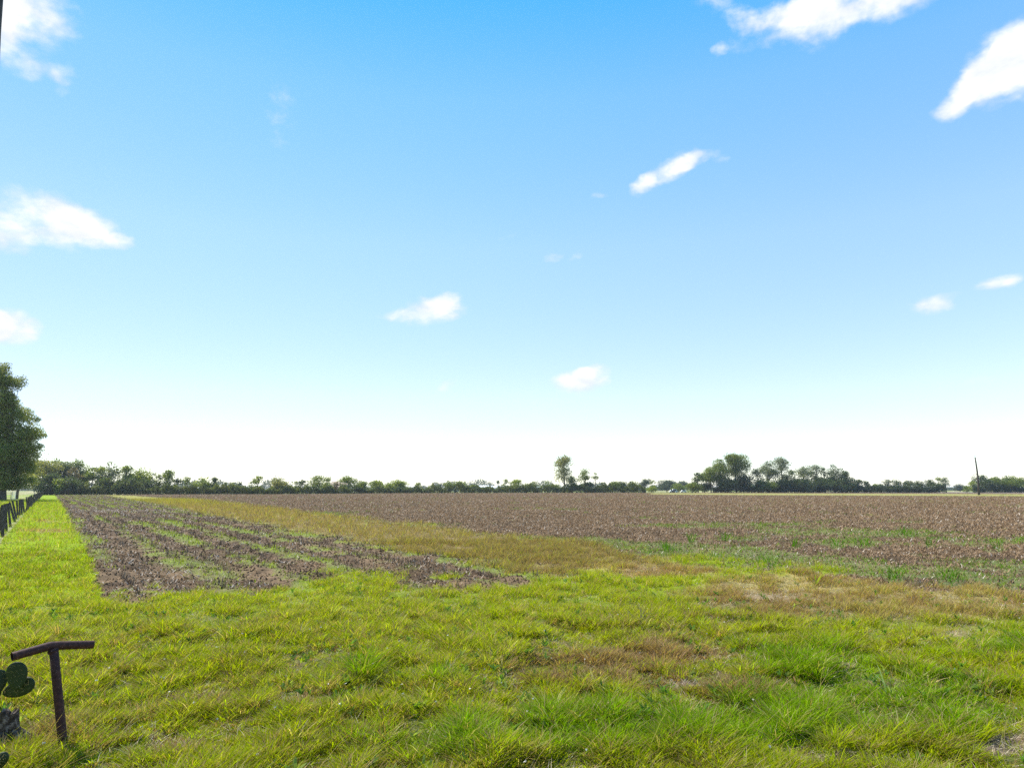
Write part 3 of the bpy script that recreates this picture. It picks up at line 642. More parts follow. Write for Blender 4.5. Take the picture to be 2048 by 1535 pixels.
# continuous low growth at the foot of the hedge, and the hazy woods far behind: masses nobody could count
def mass(name, label, x0, x1, f_top, n, dD, ls, kinds, thick, seed):
    rg = np.random.default_rng(seed); px = x0 + rg.random(n) * (x1 - x0); Yd = Dfar(px) + dD + (rg.random(n) - .5) * thick
    top = f_top(px, Yd); X = (px - 1024) / (FPX * CP + 210 * SP) * Yd
    Z = top * rg.random(n) ** .75 * (.55 + .55 * vn(px / 5., Yd * .1, seed))
    t = np.clip(vn(px / 9., Z * .8, seed + 3) + .3 * (rg.random(n) - .5), 0, 1)[:, None]
    a, b = kinds; col = (np.array(a) * (1 - t) + np.array(b) * t) * (.7 + .6 * rg.random(n))[:, None]
    o = leafmesh(name, np.stack([X, Yd, Z + .05], 1), ls * (.6 + .8 * rg.random(n)), col, None); tag(o, label, kind='stuff'); return o
mass('hedge_undergrowth', 'low continuous scrub along the foot of the long hedge', 84, 1292, lambda p, y: ip(p, [84, 480, 500, 820, 1060, 1290], [4.2, 3.6, 2.8, 3.8, 4.4, 4.8]) * (.6 + .7 * vn(p / 14., p * 0, 5)), 62000, -5, .42, ((.045, .07, .022), (.12, .15, .035)), 5, 41)
mass('copse_undergrowth', 'dark thicket along the foot of the right-hand copse and scrub', 1425, 1893, lambda p, y: 4.2 * (.6 + .7 * vn(p / 14., p * 0, 6)), 26000, -4, .42, ((.025, .042, .02), (.05, .075, .03)), 5, 43)
mass('roadside_undergrowth', 'low dark growth under the trees right of the pole', 1945, 2120, lambda p, y: 4.6 * (.6 + .7 * vn(p / 14., p * 0, 6)), 12000, 8, .42, ((.025, .045, .02), (.07, .1, .03)), 5, 47)
mass('distant_woods', 'hazy blue-green woods on the horizon behind the hedge', -150, 2300, lambda p, y: 5 + 10 * ss(vn(p / 42., p * 0, 8) * .7 + vn(p / 11., p * 0, 9) * .3, .3, .75) + 12 * np.exp(-((p - 962) / 26.) ** 2), 60000, 640, 1.5, ((.045, .065, .045), (.08, .105, .065)), 60, 53)  # bluish leaf colours paint in distance haze on top of the haze volume

# ------------------------------------------------------------------ big tree on the left, its neighbour
def bigtree(px, base_y, top_y, z0, label, kind, seed, LB, dens, ls, backs=2):
    """crown clumps placed by where they show (px, py, radius in px), each repeated in depth round the trunk"""
    bx, by = gp(px, base_y); d = by; _, _, zt = at(px, top_y, d)
    o = thing('oak_tree', label, 'tree', (bx, by, 0), 'large trees in the left pasture')
    rg = np.random.default_rng(seed); P = []; lobes = []
    for cx, cy, rr in LB:
        x, _, z = at(cx, cy, d); l0 = rr * d / FPX * 1.08
        for q in range(1 + (backs if rr > 12 else 0)):
            l = l0 * (1 if q == 0 else .8 + .3 * rg.random()); yy = 0 if q == 0 else float(np.clip(rg.normal(), -1.4, 1.4)) * 2.4
            xx = (x - bx) * (1 if q == 0 else .85); zz = z + (0 if q == 0 else rg.normal() * .4)
            n = int(dens * l * l / ls / ls); dd = rg.normal(size=(n, 3)); dd /= np.linalg.norm(dd, axis=1)[:, None]
            b = .5 + 1.0 * vn(dd[:, 0] * 2.7 + cx, dd[:, 1] * 2.3 + dd[:, 2] * 3 + cy, seed + q)
            P.append(np.array([xx, yy, zz]) + dd * (l * b * rg.random(n) ** .40)[:, None] * np.array([1, 1, .85])); lobes.append((xx, yy, zz, l))
    P = np.vstack(P); P[:, 2] = np.maximum(P[:, 2], 1.7 + .5 * rg.random(len(P))); a, b = TC[kind]
    t = np.clip(vn(P[:, 0] / 1.2 + 50, P[:, 2] / 1.2 + P[:, 1] / 1.5 + 50, seed) * .8 + rg.random(len(P)) * .4 - .1, 0, 1)[:, None]
    col = (np.array(a) * (1 - t) + np.array(b) * t) * (.7 + .6 * rg.random(len(P)))[:, None]
    leafmesh('crown', P, ls * (.6 + .8 * rg.random(len(P))), col, o)
    tb = MB(); r0 = zt * .026
    pts = [(0, 0, -.2), (.05, 0, z0 * .5), (.1, .1, z0), (.3, 0, z0 + (zt - z0) * .35), (0, .2, z0 + (zt - z0) * .7)]
    tb.tube(pts, [r0 * 1.4, r0, r0 * .9, r0 * .6, r0 * .25], 10, wob=.12)
    for x_, y_, z_, l in lobes:
        q = pts[2] if z_ < z0 + (zt - z0) * .5 else pts[3]
        tb.tube([q, ((q[0] + x_) / 2, (q[1] + y_) / 2, q[2] * .4 + z_ * .6), (x_, y_, z_)], [r0 * .15, r0 * .09, r0 * .03], 6)
    tb.build('trunk', M_bark, o, True); return o
OL = [(12, 800, 19), (26, 806, 11), (22, 974, 13), (50, 971, 10), (-6, 978, 12), (64, 960, 9), (2, 742, 15), (12, 733, 9), (6, 765, 17), (25, 764, 14), (8, 790, 16), (-15, 760, 26), (0, 815, 16), (-25, 800, 30), (14, 822, 14), (32, 828, 16), (45, 838, 9), (8, 845, 22), (40, 855, 16), (64, 842, 11), (76, 838, 6), (72, 866, 14), (88, 870, 6),
      (56, 872, 14), (20, 880, 26), (78, 892, 9), (60, 898, 18), (38, 905, 22), (70, 912, 10), (10, 915, 26), (50, 930, 18), (24, 945, 22), (62, 940, 8), (2, 955, 18), (40, 960, 14), (14, 970, 10), (-30, 870, 40), (-35, 930, 40), (-60, 830, 34), (-70, 900, 34), (-50, 770, 24)]
bigtree(1, 1001, 716, 3.4, 'big dark-leaved oak cut off by the left edge of the photo', 'oak', 5, OL, 11.5, .18)
bigtree(33, 997, 905, 2.4, 'smaller leafy tree behind the white gate, half hidden by the big oak', 'olive', 9, [(34, 925, 20), (52, 935, 16), (62, 950, 14), (20, 945, 16), (44, 960, 14), (58, 968, 9), (28, 968, 10), (70, 962, 8)], 7.0, .22)

# ------------------------------------------------------------------ fence on the left
f0 = np.array(gp(5, 1074)); fd = np.array([LX, LY])
fence = thing('fence', 'long fence of dark leaning wooden posts and wire left of the grass lane', 'fence', (f0[0], f0[1], 0))
known = [((5, 1009), (5, 1074)), ((10.5, 1007), (12.5, 1063)), ((16, 1006), (21, 1054)), ((19, 1004), (29.5, 1043)), ((25, 1001.5), (33, 1038)), ((33.5, 1000), (35.5, 1035)), ((39, 999), (39, 1031)), ((42.5, 998), (43.5, 1029)), ((45, 997.5), (48.5, 1026))]
P_ = []
for (tx, ty), (bx, by_) in known:
    b = gp(bx, by_); t = at(tx, ty, b[1]); P_.append((b, t))
for i in range(1, 4):
    b = f0 - fd * 3.4 * i + np.array([LY, -LX]) * random.uniform(-.05, .05); P_.append(((b[0], b[1]), (b[0] + random.uniform(-.08, .08), b[1], 1.28)))
b0 = np.array(P_[8][0]); dist = 3.3
end = np.array(gp(88, 987.5)); L_ = np.linalg.norm(end - b0); dv = (end - b0) / L_
while dist < L_ and len(P_) < 84:
    b = b0 + dv * dist; P_.append(((b[0], b[1]), (b[0] + random.gauss(0, .14), b[1] + random.gauss(0, .1), 1.22 + random.uniform(-.1, .12)))); dist += 3.2 + random.uniform(-.4, .5)
for b, t in P_:
    mb = MB(); b = np.array([b[0], b[1], -.2]); t = np.array(t); rr = random.uniform(.052, .068)
    b3 = np.array([b[0], b[1], 0.]); pts = [b3 - (t - b3) * .12] + [b3 + (t - b3) * s for s in (.25, .5, .75, 1)]
    pts = [p - np.array([f0[0], f0[1], 0]) for p in pts]
    mb.tube(pts, [rr * 1.06, rr, rr * .97, rr * .98, rr * .93], 10, wob=.14); mb.build('post', M_post, fence)
order = sorted(P_, key=lambda q: q[0][0] * LX + q[0][1] * LY)
for s in (.35, .62, .9):
    mb = MB(); pts = []
    for b, t in order:
        b3 = np.array([b[0], b[1], 0.]); t = np.array(t); pts.append(b3 + (t - b3) * s - np.array([f0[0], f0[1], 0]) + np.array([LY, -LX, 0]) * .07)
    mb.tube(pts, .0011, 4, False); mb.build('wire', M_wire, fence)

# pasture gate and thin rails behind the fence
ga, gb = gp(23, 1000.5), gp(30, 999.6)
gl = math.hypot(gb[0] - ga[0], gb[1] - ga[1])
gate = thing('gate', 'white slatted metal gate standing open behind the fence under the big oak', 'gate', (ga[0], ga[1], 0), rz=math.atan2(gb[1] - ga[1], gb[0] - ga[0]))
mb = MB()
for i in range(6): mb.tube([(0, 0, .25 + i * .22), (gl, 0, .25 + i * .22)], .04, 6)
mb.build('rails', M_white, gate)
for xx in (0, gl): mb = MB(); mb.tube([(xx, 0, -.1), (xx, 0, 1.5)], .045, 8); mb.build('upright', M_white, gate)
pr0, pr1 = np.array(gp(-70, 1001)), np.array(gp(21, 998.5))
pf = thing('rail_fence', 'thin grey rail fence in the pasture left of the white gate', 'fence', (pr0[0], pr0[1], 0))
dv = pr1 - pr0
for s in np.linspace(0, 1, 7): mb = MB(); q = dv * s; mb.tube([(q[0], q[1], -.1), (q[0], q[1], 1.35)], .05, 6); mb.build('post', M_wire, pf)
for z_ in (.45, .85, 1.25): mb = MB(); mb.tube([(0, 0, z_), (dv[0], dv[1], z_)], .025, 5); mb.build('rail', M_wire, pf)
# small leaning white marker post at the far end
b = gp(70, 992.5); o = thing('marker_post', 'thin pale leaning stake beside the fence in front of the olive tree', 'post', (b[0], b[1], 0))
mb = MB(); t = at(66.5, 973, b[1]); mb.tube([(0, 0, -.1), (t[0] - b[0], 0, t[2])], [.09, .05], 6); mb.build('stake', M_wire, o)
mb = MB(); mb.tube([(t[0] - b[0], 0, t[2]), (t[0] - b[0], 0, t[2] + .12)], .06, 6); mb.build('cap', M_wire, o)

# ------------------------------------------------------------------ utility pole on the right
b = gp(1958, 989.3); t = at(1950, 914, b[1]); o = thing('utility_pole', 'bare leaning wooden utility pole in the grass verge on the right', 'pole', (b[0], b[1], 0))
tx, tz = t[0] - b[0], t[2]
mb = MB(); mb.tube([(tx * s + .25 * math.sin(s * 3.1), 0, tz * s if s else -.6) for s in (0, .25, .5, .75, 1)], [.36, .31, .27, .24, .20], 12); mb.build('shaft', M_pole, o, True)
mb = MB(); mb.tube([(tx, 0, tz - .02), (tx, 0, tz + .3)], [.06, .05], 6); mb.box((tx, 0, tz + .36), (.34, .2, .2)); mb.build('top_fitting', M_wire, o)
mb = MB(); mb.box((tx * .97 + .02, -.27, tz * .95), (.12, .08, .7)); mb.build('bracket', M_wire, o)

# ------------------------------------------------------------------ rusty T-shaped pipe near the camera
YT = 5.32
bx, by = at(126, 1500, YT)[:2]; o = thing('pipe_post', 'rusty T-shaped pipe standing in the grass at the lower left', 'post', (bx, YT, 0))
def loc(px, py, Y=YT): p = at(px, py, Y); return (p[0] - bx, p[1] - YT, p[2])
mb = MB(); bot = loc(128.5, 1512); top_ = loc(107, 1296); mb.tube([(bot[0], 0, -.15)] + [tuple(np.array(bot) * (1 - s) + np.array(top_) * s) for s in (.05, .25, .5, .75, 1)], .0305, 20, wob=.0); mb.build('upright_pipe', M_rust, o, True)
mb = MB(); a_, b_, c_ = loc(24, 1312.5, YT - .19), loc(100, 1290.5), loc(186, 1288, YT + .23)
def hol(P, r):      # open pipe with wall thickness
    mb.tube(P, r, 20, False); mb.tube(P[::-1], r * .84, 20, False)
    for e, q in ((P[0], P[1]), (P[-1], P[-2])):
        t_ = np.array(e, float) - np.array(q, float); t_ /= np.linalg.norm(t_); a1 = np.cross(t_, (0, 0, 1)); a1 /= np.linalg.norm(a1); a2 = np.cross(t_, a1)
        v = []; 
        for k in range(20):
            w_ = math.cos(k * .31416) * a1 + math.sin(k * .31416) * a2; v += [np.array(e) + w_ * r, np.array(e) + w_ * r * .84]
        mb.add(v, [(2 * k, 2 * k + 1, (2 * k + 3) % 40, (2 * k + 2) % 40) for k in range(20)])
mid1 = tuple(np.array(b_) + (np.array(a_) - np.array(b_)) * .12 - np.array([0, 0, .001])); mid2 = tuple(np.array(b_) + (np.array(c_) - np.array(b_)) * .1)
hol([a_, mid1, (b_[0], b_[1], b_[2] - .002), mid2, c_], .0305); mb.build('crossbar', M_rust, o, False)
for q in bpy.data.meshes[-1:], : pass
mb = MB(); mb.tube([(top_[0], 0, top_[2] - .035), (top_[0] - .001, 0, top_[2] - .016)], [.032, .037], 20, False, wob=.12); mb.build('weld', M_rust, o, True)

# ------------------------------------------------------------------ prickly pear, weathered stump, near pole
mpad, nt_, b_ = newmat('cactus_pad'); n_ = noise(nt_, 9, 4); r_ = ramp(nt_, n_.outputs['Fac'], [(.3, (.016, .027, .008)), (.7, (.034, .048, .014))]); nt_.links.new(r_.outputs['Color'], b_.inputs['Base Color']); b_.inputs['Roughness'].default_value = .55; bump(nt_, b_, n_.outputs['Fac'], .3, .01)
M_spine = plain('cactus_spine', (.30, .22, .06), (.42, .34, .12), 10, .6, 0)
YC = 4.55
cx0 = at(-20, 1500, YC)[0]
cac = thing('prickly_pear', 'dark green prickly pear cactus reaching in from the lower left edge', 'cactus', (cx0, YC, 0))
def pad(px, py, hw, hh, tilt, yaw, dy=0., label=None):
    p = at(px, py, YC + dy); s = YC / FPX
    ct, st_ = math.cos(tilt), math.sin(tilt); cy, sy = math.cos(yaw), math.sin(yaw)
    Rt = np.array([[ct, 0, st_], [0, 1, 0], [-st_, 0, ct]]); Ry = np.array([[cy, -sy, 0], [sy, cy, 0], [0, 0, 1]]); M = Ry @ Rt
    def fn(q):
        k = 1 - .22 * (1 - q[2] / (hh * s)) * .9; w = .05 * math.sin(q[0] * 60) * 0
        return np.array([q[0] * k, q[1] + .006 * math.sin(q[2] * 22 + px), q[2]])
    mb = MB(); c_ = np.array([p[0] - cx0, dy, p[2]]); mb.ell(c_, (hw * s, .017, hh * s), 28, 16, M, fn); o = mb.build('pad', mpad, cac, True)
    ar = MB(); sp = MB()
    for i in range(-3, 4):
        for j in range(-3, 4):
            u_, v_ = (i + .5 * (j % 2)) * .36, j * .36
            if u_ * u_ + v_ * v_ > .9: continue
            for sd in (-1, 1):
                q = M @ fn(np.array([u_ * hw * s, sd * .017 * math.sqrt(max(0.02, 1 - u_ * u_ - v_ * v_)), v_ * hh * s])) + c_; nn = M @ np.array([0, sd, 0.])
                ar.ell(q, (.0016, .0016, .0016), 6, 4)
                for k in range(2):
                    e = q + (nn + np.array([random.gauss(0, .5), 0, random.gauss(0, .5)])) * random.uniform(.012, .022); sp.tube([q, e], [.0006, .0002], 3, False)
    for k in range(16):
        a = k * .4; q = M @ fn(np.array([math.cos(a) * hw * s, 0, math.sin(a) * hh * s])) + c_; ar.ell(q, (.0018, .0018, .0018), 6, 4)
        nn = M @ np.array([math.cos(a), 0, math.sin(a)]); sp.tube([q, q + nn * random.uniform(.01, .018)], [.0006, .0002], 3, False)
    ar.build('areoles', M_spine, o); sp.build('spines', M_spine, o)
pad(33, 1351, 23, 26, -.15, .15, -.02)
pad(37, 1375, 20, 33, 1.22, -.1, .03)
pad(-6, 1365, 19, 24, .1, .5, 0)
pad(-38, 1392, 30, 36, .9, .2, .03)
pad(-62, 1440, 32, 44, .2, -.1, .0)
pad(-52, 1500, 34, 46, -.2, .3, .03)
pad(4, 1519, 12, 15, .3, .3, -.12)
pad(-18, 1540, 22, 30, .6, -.3, -.10)

sx, sy = gp(12, 1502)
stp = thing('tree_stump', 'weathered grey wooden stump with a jagged top beside the cactus', 'stump', (sx, sy, 0))
M_stump = plain('weathered_grey_wood', (.026, .018, .012), (.34, .27, .21), 30, .95, 1., bd=.02, mid=(.075, .052, .036))
mb = MB(); v, f = [], []; nn, nk = 26, 12; hs = (1500 - 1426) / FPX * sy * 1.02
for i in range(nk + 1):
    t = i / nk
    for k in range(nn):
        a = 2 * math.pi * k / nn; rr = .078 * (1.35 - .62 * t ** .6) * (1 + .16 * math.sin(3 * a + 1) + .09 * math.sin(7 * a + 4 * t) + .05 * random.random()) * (1 + .25 * max(0, math.cos(a)) * (1 - t))
        zz = hs * t * (1 + (.05 * math.sin(3 * a) + .06 * random.random()) * (t > .8)); v.append((rr * math.cos(a) - .02 * t, rr * math.sin(a), zz - .03))
v.append((-.02, 0, hs * .72)); 
for i in range(nk):
    for k in range(nn): f.append((i * nn + k, i * nn + (k + 1) % nn, (i + 1) * nn + (k + 1) % nn, (i + 1) * nn + k))
for k in range(nn): f.append((nk * nn + k, nk * nn + (k + 1) % nn, (nk + 1) * nn))
mb.add(v, f); mb.build('wood', M_stump, stp)
rt = MB()
for a, l in ((-.3, .24), (.4, .18), (-1.3, .16)):
    rt.tube([(.05 * math.cos(a), .07 * math.sin(a), .14), (.16 * math.cos(a), .16 * math.sin(a), .06), (l * math.cos(a), l * math.sin(a), -.02)], [.032, .026, .012], 8, wob=.3)
rt.build('root', M_stump, stp)

# dark trunk-like pole standing just outside the left edge, only its upper right side is seen
YP = 3.0; e0 = at(0.5, 118, YP); e1 = at(5.4, 0, YP)
pl_ = thing('wooden_pole', 'dark rough wooden pole whose edge shows at the top left corner', 'pole', (e0[0] - .16, YP, 0))
slope = (e1[0] - e0[0]) / (e1[2] - e0[2]); rP = .12
mb = MB(); pts = []
for i in range(34):
    z_ = -.2 + i * .18; xe = e0[0] - .031 + slope * (z_ - e0[2]) + .002 * math.sin(z_ * 9)
    if z_ < e0[2]: xe -= .05 * (e0[2] - z_) * .5
    pts.append((xe - rP - pl_.location[0] , 0, z_))
mb.tube(pts, rP, 18, wob=.012); mb.build('shaft', M_post, pl_, True)
mb = MB(); mb.tube([(pts[-1][0], 0, pts[-1][2]), (pts[-1][0], 0, pts[-1][2] + .04)], [rP * 1.06, rP * .98], 18); mb.build('cap', M_wire, pl_)

# ------------------------------------------------------------------ buildings beyond the hedge
def wallmat(n, c): return plain(n, tuple(x * .85 for x in c), c, 1.5, .7, 0)
M_wh, M_tan, M_brick = wallmat('white_cladding', (.72, .74, .74)), wallmat('tan_metal_roof', (.42, .32, .23)), wallmat('pale_brick', (.36, .30, .25))
def shed(pxa, pxb, eave, ridge, Y, dep, label, wm, rm, doors=1, posts=0, name='barn'):
    xa, _, ze = at(pxa, eave, Y); xb = at(pxb, eave, Y)[0]; zr = at((pxa + pxb) / 2, ridge, Y)[2]; L = xb - xa
    o = thing(name, label, 'building', ((xa + xb) / 2, Y, 0)); h = L / 2
    mb = MB(); mb.box((0, dep / 2, ze / 2), (L, dep, ze)); mb.add([(-h, 0, ze), (-h, dep, ze), (-h, dep / 2, zr), (h, 0, ze), (h, dep, ze), (h, dep / 2, zr)], [(0, 2, 1), (3, 4, 5)]); mb.build('wall', wm, o)
    mb = MB(); e = .6; zz = ze - e * (zr - ze) / (dep / 2)
    for s0, s1 in ((-e, dep / 2), (dep + e, dep / 2)):
        v = [(-h - e, s0, zz + .05), (h + e, s0, zz + .05), (h + e, s1, zr + .05), (-h - e, s1, zr + .05)]; v += [(x, y, z + .2) for x, y, z in v]
        mb.add(v, [(0, 1, 2, 3), (4, 5, 6, 7), (0, 1, 5, 4), (1, 2, 6, 5), (2, 3, 7, 6), (3, 0, 4, 7)])
    mb.build('roof', rm, o)
    for i in range(doors):
        x_ = -h + L * (i + .5) / doors; mb = MB(); mb.box((x_, -.05, ze * .36), (L / doors * .35, .1, ze * .72)); mb.build('door', M_glass, o)
    for i in range(posts):
        x_ = -h + L * (i + .5) / posts; mb = MB(); mb.box((x_, -e + .1, ze / 2 - .1), (.3, .3, ze - .2)); mb.build('porch_post', M_white, o)
    return o
shed(953, 976, 974, 970.6, 620, 18, 'long low white barn seen over the hedge left of the twisted stump tree', M_wh, M_wh, 2)
shed(983, 994, 975, 971.5, 640, 12, 'small white building just left of the twisted stump tree', M_wh, M_wh, 1)
shed(906, 915, 976.5, 974, 640, 12, 'tiny white roof left of the two-tufted tree', M_wh, M_wh, 1)
shed(612, 625, 976.5, 972.5, 420, 10, 'small white shed showing in the gap between thin hedge trees', M_wh, M_wh, 1, name='shed')
shed(658, 690, 973, 962.5, 370, 16, 'house with a tan metal roof and white porch posts half hidden by the hedge', M_brick, M_tan, 3, 4, 'house')
shed(1072, 1084, 976.5, 973, 560, 12, 'pale low building glimpsed right of the central green trees', M_wh, M_wh, 1)
for i, (x_, lb) in enumerate(((1344, 'white speck of a car under the wide dome-shaped tree'), (1349, 'white van right beside the smaller car under the dome-shaped tree'), (1367, 'white car near the left end of the copse'))):
    X_, Y_, _ = at(x_, 980, 420); Lc, hc = (2.3, 1.5) if i != 1 else (2.6, 2.1)
    o = thing('parked_car', lb, 'car', (X_, Y_, 0), 'vehicles parked in the far gap')
    mb = MB(); mb.box((0, 0, .55), (Lc * 1.5, 1.8, .6)); mb.add([(-Lc * .55, -.8, .85), (Lc * .55, -.8, .85), (Lc * .55, .8, .85), (-Lc * .55, .8, .85), (-Lc * .38, -.7, hc), (Lc * .38, -.7, hc), (Lc * .38, .7, hc), (-Lc * .38, .7, hc)], [(0, 1, 5, 4), (1, 2, 6, 5), (2, 3, 7, 6), (3, 0, 4, 7), (4, 5, 6, 7)]); mb.build('body', M_white, o)
    mb = MB(); mb.box((0, -.79, hc * .5 + .42), (Lc * .7, .08, (hc - .9) * .7)); mb.build('window', M_glass, o)
    for xw in (-Lc * .5, Lc * .5):
        for yw in (-.8, .8): mb = MB(); mb.tube([(xw, yw - .1, .32), (xw, yw + .1, .32)], .32, 12); mb.build('wheel', M_glass, o)

# small weeds and stalks that stand out of the foreground
def plant(name, label, px, py, blds, hgt, wid, colr, seed, spread=1., droop=.8):
    global rng
    x, y = gp(px, py); z = float(gz(np.array([x]), np.array([y]))[0]); n = blds; rg = np.random.default_rng(seed)
    o = thing(name, label, 'weed', (x, y, z))
    P = np.zeros((n, 3)); P[:, :2] = rg.normal(size=(n, 2)) * .015
    L = hgt * (.6 + .5 * rg.random(n)); lean = (.15 + .5 * rg.random(n)) * spread
    l = blades('leaves', P, rg.random(n) * 6.28, lean, L, np.full(n, wid), np.array(colr)[None] * (.7 + .6 * rg.random(n))[:, None], M_grass, droop, kind=None, seg=3); l.parent = o
    mb = MB(); mb.tube([(0, 0, -.03), (.01, 0, hgt * .45), (.05, .01, hgt * .85)], [.004, .003, .0015], 6); mb.build('stem', plain('green_stem', (.08, .11, .03), (.16, .17, .06), 10, .6, 0) if 'green_stem' not in bpy.data.materials else bpy.data.materials['green_stem'], o)
    return o
plant('broadleaf_grass', 'pale arching broad-bladed grass plant in the right foreground', 1782, 1400, 9, .34, .012, (.22, .30, .10), 3)
plant('broadleaf_grass', 'dry grey corn-like plant with bent leaves in mid foreground', 1282, 1258, 10, .42, .020, (.17, .16, .08), 4, 1.1, 1.1)
plant('broadleaf_grass', 'tall yellow-green grass plant at the edge of the right-hand field', 1632, 1168, 10, .5, .02, (.30, .36, .04), 6, .7)
plant('broadleaf_grass', 'bleached dead grass tuft left of centre in the foreground', 597, 1280, 7, .26, .012, (.5, .42, .26), 7)

# ------------------------------------------------------------------ light and sky
SUN_AZ, SUN_EL = -60., 50.
sl = bpy.data.lights.new('sun', 'SUN'); so = bpy.data.objects.new('sun', sl); COL.objects.link(so)
sl.energy = 5.0; sl.angle = R(.53); sl.color = (1., .955, .87)
so.rotation_euler = (R(90 - SUN_EL), 0, R(180 - SUN_AZ)); so.location = (0, 0, 40)
w = bpy.data.worlds.new('World'); sc.world = w; w.use_nodes = True; nt = w.node_tree; N = nt.nodes; L = nt.links
bg = N['Background']
sky = N.new('ShaderNodeTexSky'); sky.sky_type = 'NISHITA'; sky.sun_disc = False; sky.sun_elevation = R(SUN_EL); sky.sun_rotation = R(SUN_AZ)
sky.altitude = 50; sky.air_density = 1.0; sky.dust_density = .05; sky.ozone_density = 3.0
SKYS = .1165
def mth(op, a, b=None, c=None, clamp=False):
    n = N.new('ShaderNodeMath'); n.operation = op; n.use_clamp = clamp
    for i, v in enumerate((a, b, c)):
        if v is None: continue
        if isinstance(v, (int, float)): n.inputs[i].default_value = v
        else: L.new(v, n.inputs[i])
    return n.outputs[0]
tc = N.new('ShaderNodeTexCoord'); nrm = N.new('ShaderNodeVectorMath'); nrm.operation = 'NORMALIZE'; L.new(tc.outputs['Generated'], nrm.inputs[0])
sp = N.new('ShaderNodeSeparateXYZ'); L.new(nrm.outputs[0], sp.inputs[0])
azn = mth('ARCTAN2', sp.outputs[0], sp.outputs[1]); eln = mth('ARCSINE', sp.outputs[2])
cmb = N.new('ShaderNodeCombineXYZ'); L.new(azn, cmb.inputs[0]); L.new(eln, cmb.inputs[1])
uv = cmb.outputs[0]
def nz(scale, det, sx=1., off=0.):
    mp = N.new('ShaderNodeMapping'); L.new(uv, mp.inputs[0]); mp.inputs['Scale'].default_value = (1, sx, 1); mp.inputs['Location'].default_value = (off, off * .7, 0)
    n = N.new('ShaderNodeTexNoise'); n.inputs['Scale'].default_value = scale; n.inputs['Detail'].default_value = det; n.inputs['Roughness'].default_value = .58; L.new(mp.outputs[0], n.inputs['Vector']); return n
wn = nz(22, 3, 1.3); wv = N.new('ShaderNodeVectorMath'); wv.operation = 'SUBTRACT'; L.new(wn.outputs['Color'], wv.inputs[0]); wv.inputs[1].default_value = (.5, .5, .5)
ws = N.new('ShaderNodeVectorMath'); ws.operation = 'MULTIPLY'; L.new(wv.outputs[0], ws.inputs[0]); ws.inputs[1].default_value = (.035, .022, 0)
wa = N.new('ShaderNodeVectorMath'); wa.operation = 'ADD'; L.new(uv, wa.inputs[0]); L.new(ws.outputs[0], wa.inputs[1])
# clouds: centre, half width, half height, tilt (deg), density
CL = [(60, 25, 85, 58, 0, 1.0), (-20, 20, 60, 66, 0, 1.1), (50, 130, 65, 24, 0, .62), (130, 160, 24, 26, 30, .5),
      (100, 438, 95, 42, -8, 1.1), (0, 470, 60, 34, 0, 1.05), (175, 458, 75, 28, -14, .9), (242, 485, 26, 16, 0, .7), (18, 655, 54, 27, -8, 1.3), (-30, 650, 40, 28, 0, 1.2),
      (862, 622, 62, 25, 12, 1.15), (885, 606, 32, 18, 0, .6), (800, 632, 40, 10, 0, .35), (1165, 757, 52, 22, 6, 1.4), (1172, 742, 22, 12, 0, .5), (890, 775, 24, 10, 25, .6), (560, 215, 34, 36, -60, .17), (560, 280, 24, 12, 0, .08),
      (1700, 5, 210, 38, 4, .95), (1640, 30, 60, 50, 0, .55), (1450, 15, 60, 22, -30, .5), (1560, 30, 90, 22, 0, .55), (1800, 0, 90, 30, 0, .6), (1442, 98, 17, 11, 0, .7),
      (2010, 135, 75, 58, 20, 1.15), (1960, 165, 80, 34, 32, .95), (1905, 205, 46, 26, 35, .7), (2060, 110, 60, 60, 0, 1.2),
      (1335, 342, 62, 19, 22, .95), (1385, 322, 46, 13, 10, .75), (1285, 370, 28, 14, 35, .7), (1445, 318, 14, 8, 0, .3), (1198, 392, 14, 7, 0, .35), (1107, 515, 22, 7, 8, .55), (1152, 512, 22, 7, 18, .55), (1010, 470, 20, 5, 8, .1),
      (1873, 604, 36, 18, 5, 1.15), (2000, 567, 44, 12, 12, 1.05), (2020, 603, 20, 6, 0, .15), (1945, 765, 34, 9, 8, .35), (432, 778, 22, 10, 0, .3), (100, 792, 60, 9, 0, .2), (780, 630, 12, 14, 60, .25)]
tot = None
for px, py, hw, hh, tl, dn in CL:
    dn = dn + .1 * (dn < .7)
    a, y_, z_ = ray(px, py); n_ = math.sqrt(a * a + y_ * y_ + z_ * z_); A0, E0 = math.atan2(a, y_), math.asin(z_ / n_)
    s = math.hypot(a / FPX, 1.) ; k = 1 / n_
    mp = N.new('ShaderNodeMapping'); mp.vector_type = 'TEXTURE'; L.new(wa.outputs[0], mp.inputs[0])
    mp.inputs['Location'].default_value = (A0, E0, 0); mp.inputs['Rotation'].default_value = (0, 0, R(tl)); mp.inputs['Scale'].default_value = (hw * k * 1.34 / max(.3, math.cos(E0)) * (1 if abs(a) < 500 else .88), hh * k * 1.45, 1)
    vl = N.new('ShaderNodeVectorMath'); vl.operation = 'DOT_PRODUCT'; L.new(mp.outputs[0], vl.inputs[0]); L.new(mp.outputs[0], vl.inputs[1])
    e = mth('MULTIPLY', mth('MAXIMUM', mth('SUBTRACT', 1., vl.outputs['Value']), 0.), dn)
    tot = e if tot is None else mth('MAXIMUM', tot, e) if False else mth('ADD', tot, e)
fn1 = nz(30, 7, 1.5, 3.3)
d = mth('ADD', tot, mth('MULTIPLY', mth('SUBTRACT', fn1.outputs['Fac'], .5), 2.0))
gate_ = mth('MULTIPLY', mth('MINIMUM', tot, .16), 6.25)
